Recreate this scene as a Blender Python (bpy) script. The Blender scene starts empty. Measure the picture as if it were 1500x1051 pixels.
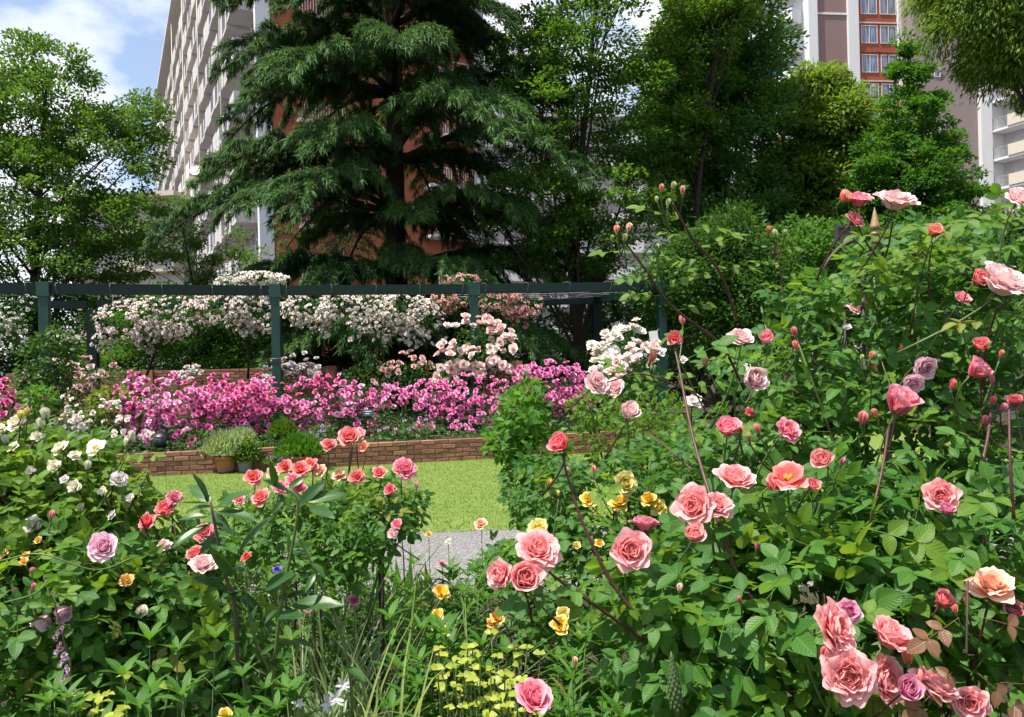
import bpy, math, random
import numpy as np
from mathutils import Matrix, Vector

R = math.radians
rng = np.random.default_rng(11)
random.seed(5)
scene = bpy.context.scene
COL = scene.collection

# ------------------------------------------------------------------ camera
PITCH, ROLL, FPX, W0, H0 = 0.22, 1.3, 1150.0, 1500.0, 1051.0
CAM = np.array([0.0, 0.0, 1.6])
_rot = Matrix.Rotation(R(90 + PITCH), 3, 'X') @ Matrix.Rotation(R(-ROLL), 3, 'Z')
RM = np.array(_rot)
cam_data = bpy.data.cameras.new('camera')
cam_data.sensor_width = 36
cam_data.lens = FPX / W0 * 36
cam_data.clip_start = 0.05
cam_data.clip_end = 2000
camera = bpy.data.objects.new('camera', cam_data)
camera.matrix_world = Matrix.Translation(Vector(CAM)) @ _rot.to_4x4()
COL.objects.link(camera)
scene.camera = camera

# ------------------------------------------------------------------ world and sun
SUN = np.array([-0.40, -0.20, 1.05])
SUN = SUN / np.linalg.norm(SUN)
world = bpy.data.worlds.new('World')
scene.world = world
world.use_nodes = True
nt = world.node_tree
nt.nodes.clear()
wo = nt.nodes.new('ShaderNodeOutputWorld')
bg = nt.nodes.new('ShaderNodeBackground')
bg.inputs['Strength'].default_value = 0.12
sky = nt.nodes.new('ShaderNodeTexSky')
sky.sky_type = 'NISHITA'
sky.sun_disc = False
sky.sun_elevation = math.asin(SUN[2])
sky.sun_rotation = math.atan2(SUN[0], SUN[1])
sky.air_density = 1.0
sky.dust_density = 1.0
sky.ozone_density = 2.0
tc = nt.nodes.new('ShaderNodeTexCoord')
mp = nt.nodes.new('ShaderNodeMapping')
mp.inputs['Scale'].default_value = (1.0, 1.0, 1.6)
mp.inputs['Location'].default_value = (1.4, 0.0, 0.30)
nz = nt.nodes.new('ShaderNodeTexNoise')
nz.inputs['Scale'].default_value = 2.6
nz.inputs['Detail'].default_value = 9
nz.inputs['Roughness'].default_value = 0.55
rp = nt.nodes.new('ShaderNodeValToRGB')
rp.color_ramp.elements[0].position = 0.47
rp.color_ramp.elements[0].color = (.13, .13, .13, 1)
rp.color_ramp.elements[1].position = 0.585
mx = nt.nodes.new('ShaderNodeMix')
mx.data_type = 'RGBA'
mx.inputs[7].default_value = (6.6, 6.75, 7.1, 1)
nt.links.new(tc.outputs['Generated'], mp.inputs['Vector'])
nt.links.new(mp.outputs['Vector'], nz.inputs['Vector'])
nt.links.new(nz.outputs['Fac'], rp.inputs['Fac'])
nt.links.new(rp.outputs['Color'], mx.inputs[0])
nt.links.new(sky.outputs['Color'], mx.inputs[6])
nt.links.new(mx.outputs[2], bg.inputs['Color'])
nt.links.new(bg.outputs['Background'], wo.inputs['Surface'])

sun_data = bpy.data.lights.new('sun', 'SUN')
sun_data.energy = 5.0
sun_data.angle = R(0.6)
sun_data.color = (1.0, 0.95, 0.86)
sun = bpy.data.objects.new('sun', sun_data)
sun.rotation_euler = Vector(SUN).to_track_quat('Z', 'Y').to_euler()
COL.objects.link(sun)

vs = scene.view_settings
scene.display_settings.display_device = 'sRGB'
vs.view_transform = 'Standard'
vs.look = 'None'
vs.gamma = 1
vs.use_curve_mapping = False
vs.exposure = 0.74
cy = scene.cycles
cy.max_bounces = 7
cy.diffuse_bounces = 4
cy.glossy_bounces = 2
cy.transmission_bounces = 3
cy.caustics_reflective = False
cy.caustics_refractive = False
cy.use_denoising = True
cy.sample_clamp_indirect = 6

# ------------------------------------------------------------------ pixel helpers
def ray(px, py):
    c = np.array([(px - W0 / 2) / FPX, (H0 / 2 - py) / FPX, -1.0])
    return RM @ c

def P(px, py, d):
    r = ray(px, py)
    return CAM + r / r[1] * d

def px_of(p):
    c = RM.T @ (np.asarray(p) - CAM)
    return W0 / 2 - c[0] / c[2] * FPX, H0 / 2 + c[1] / c[2] * FPX

def m_of(pix, d):
    return pix * d / FPX

# ------------------------------------------------------------------ geometry arrays
class G:
    __slots__ = ('V', 'F', 'U', 'M')
    def __init__(s, V, F, U=None, M=None):
        s.V = np.asarray(V, float).reshape(-1, 3)
        s.F = np.asarray(F, int).reshape(-1, 4)
        s.U = np.zeros((len(s.V), 3)) if U is None else np.asarray(U, float)
        s.M = np.zeros(len(s.F), int) if M is None else np.asarray(M, int)

def join(gs):
    gs = [g for g in gs if len(g.V)]
    V = np.concatenate([g.V for g in gs]); U = np.concatenate([g.U for g in gs]); M = np.concatenate([g.M for g in gs])
    Fs, o = [], 0
    for g in gs:
        Fs.append(np.where(g.F < 0, -1, g.F + o)); o += len(g.V)
    return G(V, np.concatenate(Fs), U, M)

def inst(g, T, L, tint=None):
    N, n = len(L), len(g.V)
    V = (np.einsum('nij,vj->nvi', T, g.V) + L[:, None, :]).reshape(-1, 3)
    off = (np.arange(N) * n)[:, None, None]
    F = np.where(g.F[None] < 0, -1, g.F[None] + off).reshape(-1, 4)
    U = np.tile(g.U, (N, 1))
    if tint is not None:
        U[:, 2] = np.repeat(tint, n)
    return G(V, F, U, np.tile(g.M, N))

def xf(g, T=None, t=(0, 0, 0), m=None):
    V = g.V if T is None else g.V @ np.asarray(T).T
    return G(V + np.asarray(t, float), g.F, g.U, g.M if m is None else np.full(len(g.F), m))

def mesh(name, g, mats, smooth=True):
    me = bpy.data.meshes.new(name)
    F = g.F
    tot = np.where(F[:, 3] < 0, 3, 4)
    loops = F.reshape(-1); loops = loops[loops >= 0]
    start = np.concatenate([[0], np.cumsum(tot)[:-1]])
    me.vertices.add(len(g.V)); me.vertices.foreach_set('co', g.V.astype(np.float32).ravel())
    me.loops.add(len(loops)); me.loops.foreach_set('vertex_index', loops.astype(np.int32))
    me.polygons.add(len(F)); me.polygons.foreach_set('loop_start', start.astype(np.int32))
    if not isinstance(mats, (list, tuple)):
        mats = [mats]
    for m in mats:
        me.materials.append(m)
    if g.M.any():
        me.polygons.foreach_set('material_index', g.M.astype(np.int32))
    me.polygons.foreach_set('use_smooth', np.full(len(F), bool(smooth)))
    at = me.attributes.new('lc', 'FLOAT_VECTOR', 'POINT')
    at.data.foreach_set('vector', g.U.astype(np.float32).ravel())
    me.update(calc_edges=True)
    return me

# ------------------------------------------------------------------ objects
WL = {}
def thing(name, label, cat, loc=(0, 0, 0), group=None):
    o = bpy.data.objects.new(name, None)
    o.empty_display_size = 0.1
    o.location = loc
    COL.objects.link(o)
    o['label'] = label; o['category'] = cat
    if group: o['group'] = group
    WL[o] = np.asarray(loc, float)
    return o

def tag(o, label=None, cat=None, group=None, kind=None):
    if label: o['label'] = label
    if cat: o['category'] = cat
    if group: o['group'] = group
    if kind: o['kind'] = kind
    return o

def wobj(name, g, mats, parent=None, smooth=True, color=None, origin=None):
    """geometry given in world coordinates becomes one mesh object under parent"""
    base = np.zeros(3) if parent is None else WL[parent]
    o_ = np.asarray(origin, float) if origin is not None else base
    g2 = G(g.V - o_, g.F, g.U, g.M)
    o = bpy.data.objects.new(name, mesh(name, g2, mats, smooth))
    o.location = o_ - base
    if parent is not None: o.parent = parent
    WL[o] = o_
    if color is not None: o.color = (*color, 1)
    COL.objects.link(o)
    return o

def place(name, me, parent, T, L, color=None):
    """a mesh shared by many parts, set at world rotation/scale T and position L"""
    base = np.zeros(3) if parent is None else WL[parent]
    o = bpy.data.objects.new(name, me)
    M = Matrix([list(T[i]) + [L[i] - base[i]] for i in range(3)] + [[0, 0, 0, 1]])
    o.matrix_basis = M
    if parent is not None: o.parent = parent
    if color is not None: o.color = (*color, 1)
    COL.objects.link(o)
    return o

def structure(name, g, mats, smooth=False):
    return tag(wobj(name, g, mats, None, smooth), kind='structure')

# ------------------------------------------------------------------ vector helpers
def nrm(a):
    a = np.asarray(a, float)
    return a / np.maximum(np.linalg.norm(a, axis=-1, keepdims=True), 1e-9)

def frames(d, n):
    """rotation matrices whose y column is d and whose z column is n made square to d"""
    y = nrm(d); z = n - y * np.sum(n * y, -1, keepdims=True); z = nrm(z)
    x = np.cross(y, z)
    return np.stack([x, y, z], -1)

def rnd_dir(n):
    return nrm(rng.normal(size=(n, 3)))

def rotz(a):
    c, s = math.cos(a), math.sin(a)
    return np.array([[c, -s, 0], [s, c, 0], [0, 0, 1.0]])

def rotx(a):
    c, s = math.cos(a), math.sin(a)
    return np.array([[1.0, 0, 0], [0, c, -s], [0, s, c]])

def roty(a):
    c, s = math.cos(a), math.sin(a)
    return np.array([[c, 0, s], [0, 1.0, 0], [-s, 0, c]])

def bez(a, b, c, n=8):
    t = np.linspace(0, 1, n)[:, None]
    return (1 - t) ** 2 * a + 2 * t * (1 - t) * b + t ** 2 * c

def smooth_path(pts, n=16):
    pts = np.asarray(pts, float); k = len(pts)
    ext = np.vstack([2 * pts[0] - pts[1], pts, 2 * pts[-1] - pts[-2]])
    out = []
    for s in np.linspace(0, k - 1 - 1e-6, n):
        i = int(s); t = s - i
        p0, p1, p2, p3 = ext[i:i + 4]
        out.append(0.5 * (2 * p1 + (p2 - p0) * t + (2 * p0 - 5 * p1 + 4 * p2 - p3) * t * t + (3 * p1 - p0 - 3 * p2 + p3) * t ** 3))
    return np.array(out)

# ------------------------------------------------------------------ basic shapes
def tube(pts, rad, sides=6, cap=True):
    pts = np.asarray(pts, float); n = len(pts)
    rad = np.broadcast_to(np.asarray(rad, float), (n,))
    t = nrm(np.gradient(pts, axis=0))
    ref = np.array([0, 0, 1.0]) if abs(t[:, 2]).mean() < 0.8 else np.array([1.0, 0.2, 0])
    a = nrm(np.cross(t, ref)); b = np.cross(t, a)
    ang = np.linspace(0, 2 * np.pi, sides, endpoint=False)
    V = (pts[:, None] + rad[:, None, None] * (np.cos(ang)[None, :, None] * a[:, None] + np.sin(ang)[None, :, None] * b[:, None])).reshape(-1, 3)
    i = np.arange(n - 1)[:, None] * sides; j = np.arange(sides)[None]; k = (j + 1) % sides
    F = np.stack([i + j, i + k, i + sides + k, i + sides + j], -1).reshape(-1, 4)
    U = np.zeros((len(V), 3)); U[:, 1] = np.repeat(np.linspace(0, 1, n), sides); U[:, 2] = 0.5
    if cap:
        V = np.vstack([V, pts[0], pts[-1]]); U = np.vstack([U, [0, 0, .5], [0, 1, .5]])
        jj = np.arange(sides); kk = (jj + 1) % sides
        c0 = np.stack([kk, jj, np.full(sides, n * sides), np.full(sides, -1)], -1)
        c1 = np.stack([(n - 1) * sides + jj, (n - 1) * sides + kk, np.full(sides, n * sides + 1), np.full(sides, -1)], -1)
        F = np.vstack([F, c0, c1])
    return G(V, F, U)

def lathe(prof, sides=20):
    """profile [(r, z)] turned about the z axis"""
    prof = np.asarray(prof, float); n = len(prof)
    ang = np.linspace(0, 2 * np.pi, sides, endpoint=False)
    V = np.stack([prof[:, 0, None] * np.cos(ang), prof[:, 0, None] * np.sin(ang), np.repeat(prof[:, 1, None], sides, 1)], -1).reshape(-1, 3)
    i = np.arange(n - 1)[:, None] * sides; j = np.arange(sides)[None]; k = (j + 1) % sides
    F = np.stack([i + j, i + k, i + sides + k, i + sides + j], -1).reshape(-1, 4)
    U = np.zeros((len(V), 3)); U[:, 1] = np.repeat(np.linspace(0, 1, n), sides)
    return G(V, F, U)

_BF = [[0, 3, 2, 1], [4, 5, 6, 7], [0, 1, 5, 4], [1, 2, 6, 5], [2, 3, 7, 6], [3, 0, 4, 7]]
def box(lo, hi, m=0):
    x0, y0, z0 = lo; x1, y1, z1 = hi
    V = [[x0, y0, z0], [x1, y0, z0], [x1, y1, z0], [x0, y1, z0], [x0, y0, z1], [x1, y0, z1], [x1, y1, z1], [x0, y1, z1]]
    return G(V, _BF, M=[m] * 6)

def cbox(sx, sy, sz, c):
    """box centred on the origin with chamfered edges"""
    V, idx = [], {}
    for ix in (-1, 1):
        for iy in (-1, 1):
            for iz in (-1, 1):
                for ax in range(3):
                    p = [ix * (sx / 2 - c), iy * (sy / 2 - c), iz * (sz / 2 - c)]
                    p[ax] = (ix, iy, iz)[ax] * ((sx, sy, sz)[ax] / 2)
                    idx[(ix, iy, iz, ax)] = len(V); V.append(p)
    F = []
    def fc(l):
        q = [idx[k] for k in l]
        pts = np.array([V[k] for k in q]); n = np.cross(pts[1] - pts[0], pts[2] - pts[0])
        if np.dot(n, pts.mean(0)) < 0: q = q[::-1]
        F.append(q + [-1] * (4 - len(q)))
    for ax in range(3):
        b, c_ = [a for a in range(3) if a != ax]
        for s in (-1, 1):
            l = []
            for u, v in ((-1, -1), (1, -1), (1, 1), (-1, 1)):
                k = [0, 0, 0]; k[ax] = s; k[b] = u; k[c_] = v; l.append((*k, ax))
            fc(l)
        for u in (-1, 1):
            for v in (-1, 1):
                k0 = [0, 0, 0]; k0[ax] = -1; k0[b] = u; k0[c_] = v
                k1 = list(k0); k1[ax] = 1
                fc([(*k0, b), (*k1, b), (*k1, c_), (*k0, c_)])
    for ix in (-1, 1):
        for iy in (-1, 1):
            for iz in (-1, 1):
                fc([(ix, iy, iz, a) for a in range(3)])
    return G(V, F)

def blob(r, seg=8, ring=6):
    pr = [(max(1e-3, math.sin(a)) * r, -math.cos(a) * r) for a in np.linspace(0, math.pi, ring)]
    return lathe(pr, seg)
# ------------------------------------------------------------------ materials
def lin(h):
    h = h.lstrip('#')
    c = [int(h[i:i + 2], 16) / 255 for i in (0, 2, 4)]
    return tuple(x / 12.92 if x <= .04045 else ((x + .055) / 1.055) ** 2.4 for x in c)

class N:
    def __init__(s, name):
        s.m = bpy.data.materials.new(name); s.m.use_nodes = True
        s.t = s.m.node_tree; s.t.nodes.clear()
        s.out = s.t.nodes.new('ShaderNodeOutputMaterial')
    def n(s, typ, **kw):
        x = s.t.nodes.new('ShaderNode' + typ)
        for k, v in kw.items():
            if hasattr(x, k): setattr(x, k, v)
            else: x.inputs[k.replace('_', ' ')].default_value = v
        return x
    def l(s, a, b): s.t.links.new(a, b)
    def math(s, op, a, b=None, clamp=False):
        x = s.t.nodes.new('ShaderNodeMath'); x.operation = op; x.use_clamp = clamp
        for i, v in enumerate((a, b)):
            if v is None: continue
            if isinstance(v, (int, float)): x.inputs[i].default_value = v
            else: s.l(v, x.inputs[i])
        return x.outputs[0]
    def mix(s, f, a, b, blend='MIX'):
        x = s.t.nodes.new('ShaderNodeMix'); x.data_type = 'RGBA'; x.blend_type = blend
        for i, v in ((0, f), (6, a), (7, b)):
            if isinstance(v, (int, float)): x.inputs[i].default_value = v
            elif isinstance(v, tuple): x.inputs[i].default_value = (*v[:3], 1)
            else: s.l(v, x.inputs[i])
        return x.outputs[2]
    def ramp(s, f, a, b, ca=(0, 0, 0), cb=(1, 1, 1)):
        x = s.t.nodes.new('ShaderNodeValToRGB'); e = x.color_ramp.elements
        e[0].position, e[1].position = a, b
        e[0].color, e[1].color = (*ca, 1), (*cb, 1)
        s.l(f, x.inputs[0]); return x.outputs[0]
    def noise(s, scale, detail=4, coord='Object', rough=.55, stretch=None):
        c = s.n('TexCoord').outputs[coord]
        if stretch:
            m = s.n('Mapping'); m.inputs['Scale'].default_value = stretch
            s.l(c, m.inputs['Vector']); c = m.outputs[0]
        x = s.n('TexNoise', Scale=scale, Detail=detail, Roughness=rough)
        s.l(c, x.inputs['Vector']); return x.outputs['Fac']
    def bump(s, h, strength, dist=0.01):
        x = s.n('Bump', Strength=strength, Distance=dist); s.l(h, x.inputs['Height']); return x.outputs[0]
    def bsdf(s, col, rough=.6, spec=.5, metal=0, normal=None):
        x = s.n('BsdfPrincipled', Roughness=rough, Metallic=metal)
        x.inputs['Specular IOR Level'].default_value = spec
        if isinstance(col, tuple): x.inputs['Base Color'].default_value = (*col[:3], 1)
        else: s.l(col, x.inputs['Base Color'])
        if normal is not None: s.l(normal, x.inputs['Normal'])
        return x.outputs[0]
    def done(s, sh):
        s.l(sh, s.out.inputs['Surface']); return s.m

def leaf_mat(name, dark, light, trans=.3, rough=.42, spec=.45, veins=False, back=.22, objvar=.7):
    k = N(name)
    a = k.n('Attribute', attribute_name='lc')
    sp = k.n('SeparateXYZ'); k.l(a.outputs['Vector'], sp.inputs[0])
    orn = k.n('ObjectInfo').outputs['Random']
    f = k.math('ADD', sp.outputs[2], k.math('MULTIPLY', k.math('SUBTRACT', orn, .5), objvar), clamp=True)
    col = k.mix(f, dark, light)
    nrml = None
    if veins:
        au = k.math('ABSOLUTE', sp.outputs[0])
        rib = k.ramp(au, 0.03, 0.10, (1, 1, 1), (0, 0, 0))
        w = k.math('SINE', k.math('MULTIPLY', k.math('SUBTRACT', sp.outputs[1], k.math('MULTIPLY', au, .28)), 46.0))
        vein = k.ramp(w, .86, 1.0)
        both = k.math('MAXIMUM', rib, k.math('MULTIPLY', vein, .45))
        col = k.mix(k.math('MULTIPLY', both, .22), col, tuple(min(1, c * 2.2 + .02) for c in light))
        nrml = k.bump(k.math('SUBTRACT', k.math('MULTIPLY', w, .4), rib), .35, .0015)
        mott = k.noise(60, 3)
        col = k.mix(k.math('MULTIPLY', mott, .35), col, tuple(c * .55 for c in dark))
    if veins:
        old = k.math('GREATER_THAN', k.math('FRACT', k.math('MULTIPLY', orn, 13.7)), .984)
        col = k.mix(k.math('MULTIPLY', old, .6), col, (.26, .22, .03))
    geo_ = k.n('NewGeometry')
    pale = tuple(min(1, .55 * x + .45 * y + .025) for x, y in zip(light, (sum(light) / 3,) * 3))
    col2 = k.mix(k.math('MULTIPLY', geo_.outputs['Backfacing'], back), col, pale)
    b = k.bsdf(col2, rough, spec, normal=nrml)
    tr = k.n('BsdfTranslucent')
    tcol = k.mix(.55, col, tuple((light[0] * 2.2, light[1] * 1.9, light[2] * .8)))
    k.l(tcol, tr.inputs['Color'])
    ms = k.n('MixShader'); ms.inputs[0].default_value = trans
    k.l(b, ms.inputs[1]); k.l(tr.outputs[0], ms.inputs[2])
    return k.done(ms.outputs[0])

def petal_mat(name, deep=1.7, trans=.28, centre=None):
    """object colour gives the bloom's colour; deeper at the heart and the petal base, paler rims"""
    k = N(name)
    a = k.n('Attribute', attribute_name='lc')
    sp = k.n('SeparateXYZ'); k.l(a.outputs['Vector'], sp.inputs[0])
    ring, v, t = sp.outputs[0], sp.outputs[1], sp.outputs[2]
    oc = k.n('ObjectInfo').outputs['Color']
    g = k.n('Gamma', Gamma=deep); k.l(oc, g.inputs[0])
    f = k.math('ADD', k.math('MULTIPLY', v, .55), k.math('MULTIPLY', ring, .62), clamp=True)
    col = k.mix(f, g.outputs[0], oc)
    rim = k.math('MULTIPLY', k.math('POWER', v, 3.0), k.math('MULTIPLY', ring, .55))
    col = k.mix(rim, col, (.92, .86, .84))
    col = k.mix(k.math('MULTIPLY', t, .25), col, g.outputs[0])
    st = k.noise(55, 3, stretch=None)
    col = k.mix(k.math('MULTIPLY', st, .12), col, g.outputs[0])
    nm = k.bump(k.noise(28, 3), .25, .004)
    b = k.bsdf(col, .78, .14, normal=nm)
    tr = k.n('BsdfTranslucent'); k.l(col, tr.inputs['Color'])
    ms = k.n('MixShader'); ms.inputs[0].default_value = trans
    k.l(b, ms.inputs[1]); k.l(tr.outputs[0], ms.inputs[2])
    return k.done(ms.outputs[0])

def plain(name, col, rough=.7, spec=.4, var=.25, scale=6, bump=.15, metal=0, objvar=0, stretch=None, dirt=None):
    k = N(name)
    nz_ = k.noise(scale, 6, stretch=stretch)
    c = k.mix(k.math('MULTIPLY', nz_, var * 2), col, tuple(x * .45 for x in col))
    if dirt:
        c = k.mix(k.ramp(k.noise(scale * .35, 5, rough=.7), .5, .75), c, dirt)
    if objvar:
        h = k.n('HueSaturation'); k.l(c, h.inputs['Color'])
        orn = k.n('ObjectInfo').outputs['Random']
        k.l(k.math('ADD', k.math('MULTIPLY', orn, objvar * 2), 1 - objvar), h.inputs['Value'])
        k.l(k.math('ADD', k.math('MULTIPLY', k.math('FRACT', k.math('MULTIPLY', orn, 7.3)), .03), .485), h.inputs['Hue'])
        c = h.outputs[0]
    return k.done(k.bsdf(c, rough, spec, metal, k.bump(k.noise(scale * 6, 4), bump)))

M = {}
# foliage
M['tree_l'] = leaf_mat('zelkova_leaf', (.026, .086, .012), (.090, .190, .024), .45, .5, .25)
M['tree_m'] = leaf_mat('maple_leaf', (.028, .098, .011), (.100, .225, .024), .46, .5, .25)
M['tree_d'] = leaf_mat('camphor_leaf', (.022, .086, .014), (.082, .205, .030), .42, .5, .25)
M['tree_y'] = leaf_mat('yellow_green_leaf', (.034, .100, .008), (.105, .205, .018), .38, .5, .3)
M['tree_o'] = leaf_mat('olive_green_leaf', (.052, .118, .014), (.155, .250, .032), .45, .5, .25)
M['tree_g'] = leaf_mat('ginkgo_leaf', (.024, .100, .010), (.082, .215, .022), .42, .5, .25)
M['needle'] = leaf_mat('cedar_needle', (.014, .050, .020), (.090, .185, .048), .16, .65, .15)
M['under'] = leaf_mat('shrub_leaf', (.014, .058, .008), (.062, .150, .020), .32, .5, .3)
M['hedge'] = leaf_mat('bedding_rose_leaf', (.014, .060, .010), (.055, .150, .022), .3, .5, .3)
M['rose'] = leaf_mat('rose_leaf', (.032, .122, .016), (.108, .245, .034), .38, .46, .33, True)
M['rose_y'] = leaf_mat('young_rose_leaf', (.070, .165, .012), (.165, .290, .026), .44, .46, .33, True)
M['rose_d'] = leaf_mat('dark_rose_leaf', (.014, .066, .012), (.058, .155, .026), .32, .46, .33, True)
M['red_leaf'] = leaf_mat('bronze_rose_leaf', (.12, .05, .03), (.22, .12, .05), .3, .4, .45, True)
M['citrus'] = leaf_mat('glossy_leaf', (.012, .052, .007), (.045, .125, .018), .24, .38, .4, False)
M['peren'] = leaf_mat('perennial_leaf', (.030, .118, .010), (.100, .250, .022), .40, .46, .33, True)
M['lime'] = leaf_mat('lime_leaf', (.22, .30, .03), (.42, .46, .06), .35, .45, .4)
M['blade'] = leaf_mat('grass_leaf', (.13, .22, .085), (.29, .39, .20), .45, .4, .45)
M['lawn_blade'] = leaf_mat('lawn_blade', (.100, .165, .022), (.165, .240, .042), .3, .7, .2)
M['petal'] = petal_mat('rose_petal', 1.5, .38)
M['petal_pale'] = petal_mat('pale_petal', 1.25)
M['petal_small'] = petal_mat('cluster_petal', 1.3, .22)
M['stamen'] = plain('stamen', (.55, .33, .05), .8, .2, .3, 40)
M['sepal'] = plain('sepal', (.075, .13, .035), .5, .4, .3, 30)
M['stem_g'] = plain('green_stem', (.12, .18, .05), .5, .4, .3, 30)
M['stem_r'] = plain('red_cane', (.105, .036, .028), .5, .45, .5, 30)
M['stem_b'] = plain('woody_stem', (.11, .085, .055), .8, .3, .4, 20)
M['bark'] = plain('bark', (.050, .038, .030), .9, .2, .5, 5, .8, stretch=(3, 3, .6))
M['bark_l'] = plain('pale_bark', (.11, .09, .07), .9, .2, .5, 5, .8, stretch=(3, 3, .6))
# ground
def ground_mat(name, a, b, c, sc):
    k = N(name)
    f1 = k.noise(sc, 8, rough=.65); f2 = k.noise(sc * 9, 5)
    col = k.mix(k.ramp(f1, .35, .65), a, b); col = k.mix(k.ramp(f2, .45, .7), col, c)
    return k.done(k.bsdf(col, .95, .15, normal=k.bump(f2, .6, .02)))
M['ground'] = ground_mat('soil', (.045, .034, .024), (.030, .036, .016), (.075, .058, .042), 1.2)
M['lawn'] = ground_mat('lawn_turf', (.130, .195, .040), (.160, .220, .050), (.115, .175, .035), .9)
M['gravel'] = ground_mat('gravel_bed', (.20, .19, .185), (.26, .25, .24), (.12, .115, .11), 4)
M['pebble'] = plain('pebble', (.30, .29, .28), .8, .3, .5, 40, .1)
# hard things
M['brick'] = plain('brick_face', (.34, .155, .095), .9, .2, .35, 9, .5, objvar=.26, dirt=(.24, .13, .09))
M['mortar'] = plain('mortar', (.13, .10, .085), .95, .1, .3, 20, .4)
M['teal'] = plain('green_paint', (.004, .050, .036), .5, .5, .25, 8, .05, dirt=(.012, .060, .044))
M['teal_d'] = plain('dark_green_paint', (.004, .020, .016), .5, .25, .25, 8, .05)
M['wire'] = plain('wire', (.30, .31, .31), .4, .6, .1, 20, 0, .6)
M['black'] = plain('black_plastic', (.008, .009, .012), .4, .5, .2, 15, .05)
M['terra'] = plain('terracotta', (.36, .145, .065), .85, .2, .3, 9, .2, dirt=(.27, .13, .075))
M['greypot'] = plain('grey_pot', (.22, .215, .21), .8, .3, .3, 9, .2)
M['sign_blue'] = plain('blue_board', (.022, .032, .095), .5, .4, .2, 9, .03)
M['sign_teal'] = plain('teal_label', (.010, .060, .066), .45, .4, .2, 30, .02)
M['white_paint'] = plain('white_paint', (.74, .73, .71), .6, .35, .12, 7, .04)
M['iron'] = plain('weathered_iron', (.085, .065, .045), .6, .5, .5, 25, .2, .3)
M['brass'] = plain('worn_brass', (.42, .27, .14), .5, .5, .3, 25, .1, .4)
M['b_white'] = plain('white_render', (.74, .735, .74), .85, .2, .13, .9, .03, stretch=(4, 4, .12), dirt=(.66, .65, .64))
M['b_pale'] = plain('pale_render', (.60, .575, .575), .85, .2, .12, .5, .03, dirt=(.50, .47, .46))
M['b_orange'] = plain('orange_render', (.36, .105, .060), .85, .2, .16, .8, .03, stretch=(4, 4, .12), dirt=(.36, .10, .055))
M['b_brown'] = plain('brown_render', (.27, .175, .170), .85, .2, .10, .4, .03)
M['b_mauve'] = plain('mauve_brown_render', (.30, .235, .235), .85, .2, .12, .6, .03, stretch=(4, 4, .1))
M['b_cream'] = plain('cream_panel', (.62, .56, .46), .8, .3, .1, .6, .03)
M['b_grey'] = plain('grey_rail', (.36, .36, .37), .5, .5, .1, 3, .03)
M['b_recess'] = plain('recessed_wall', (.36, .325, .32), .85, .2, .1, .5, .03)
M['frame_dark'] = plain('dark_metal', (.05, .05, .05), .5, .5, .1, 9, .03)
M['b_dark'] = plain('dark_recess', (.07, .066, .07), .8, .3, .2, 2, .03)
def glass_mat(name, col):
    k = N(name)
    c = k.mix(k.ramp(k.noise(1.6, 2, stretch=(4, 4, .2)), .42, .55), col, tuple(min(1, x * 2.2 + .05) for x in col))
    return k.done(k.bsdf(c, .08, .8))
M['glass'] = glass_mat('window_glass', (.10, .115, .15))
M['cloth_blue'] = plain('blue_cloth', (.02, .14, .42), .9, .2, .2, 3, .1)
M['cloth_red'] = plain('red_cloth', (.55, .05, .08), .9, .2, .2, 3, .1)
M['cloth_pink'] = plain('pink_cloth', (.62, .12, .30), .9, .2, .2, 3, .1)
# ------------------------------------------------------------------ ground
def sheet(pts, z):
    """flat polygon strip from two equal-length edges (near, far)"""
    near, far = pts
    V = [(x, y, z) for x, y in near] + [(x, y, z) for x, y in far]
    n = len(near)
    return G(V, [[i, i + 1, n + i + 1, n + i] for i in range(n - 1)])

structure('ground', sheet([[(-300, -60), (300, -60)], [(-300, 500), (300, 500)]], 0), M['ground'])
WALL = np.array([(-10.5, 10.3), (-8.2, 11.1), (-5.8, 11.72), (-3.0, 12.35), (-0.1, 13.05), (1.5, 13.55), (2.95, 14.1), (5.0, 15.0), (8.0, 16.4)])
xs = np.linspace(-10.5, 8.0, 38)
wy = np.interp(xs, WALL[:, 0], WALL[:, 1])
lawn_near = 7.45 + .10 * np.sin(xs * .7) + .02 * xs
structure('lawn', sheet([list(zip(xs, lawn_near)), list(zip(xs, wy - .05))], .006), M['lawn'])
path_near = 5.45 + .12 * np.sin(xs * .9 + 1)
structure('gravel_path', sheet([list(zip(xs, path_near)), list(zip(xs, lawn_near))], .005), M['gravel'])
structure('raised_bed_soil', sheet([list(zip(xs, wy + .02)), list(zip(xs, wy * 0 + 36))], .33), M['ground'])

# lawn blades and loose pebbles: nobody could count them
kite = G([(0, 0, 0), (-.5, .45, .06), (0, 1, 0), (.5, .45, .06)], [[0, 3, 2, 1]], [(0, 0, 0), (-1, .45, 0), (0, 1, 0), (1, .45, 0)])
def kites(pos, d, n, length, width, tint):
    T = frames(d, n)
    T = T * np.stack([np.broadcast_to(width, len(pos)), np.broadcast_to(length, len(pos)), np.broadcast_to(length, len(pos))], -1)[:, None, :]
    return inst(kite, T, pos, tint)

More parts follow.
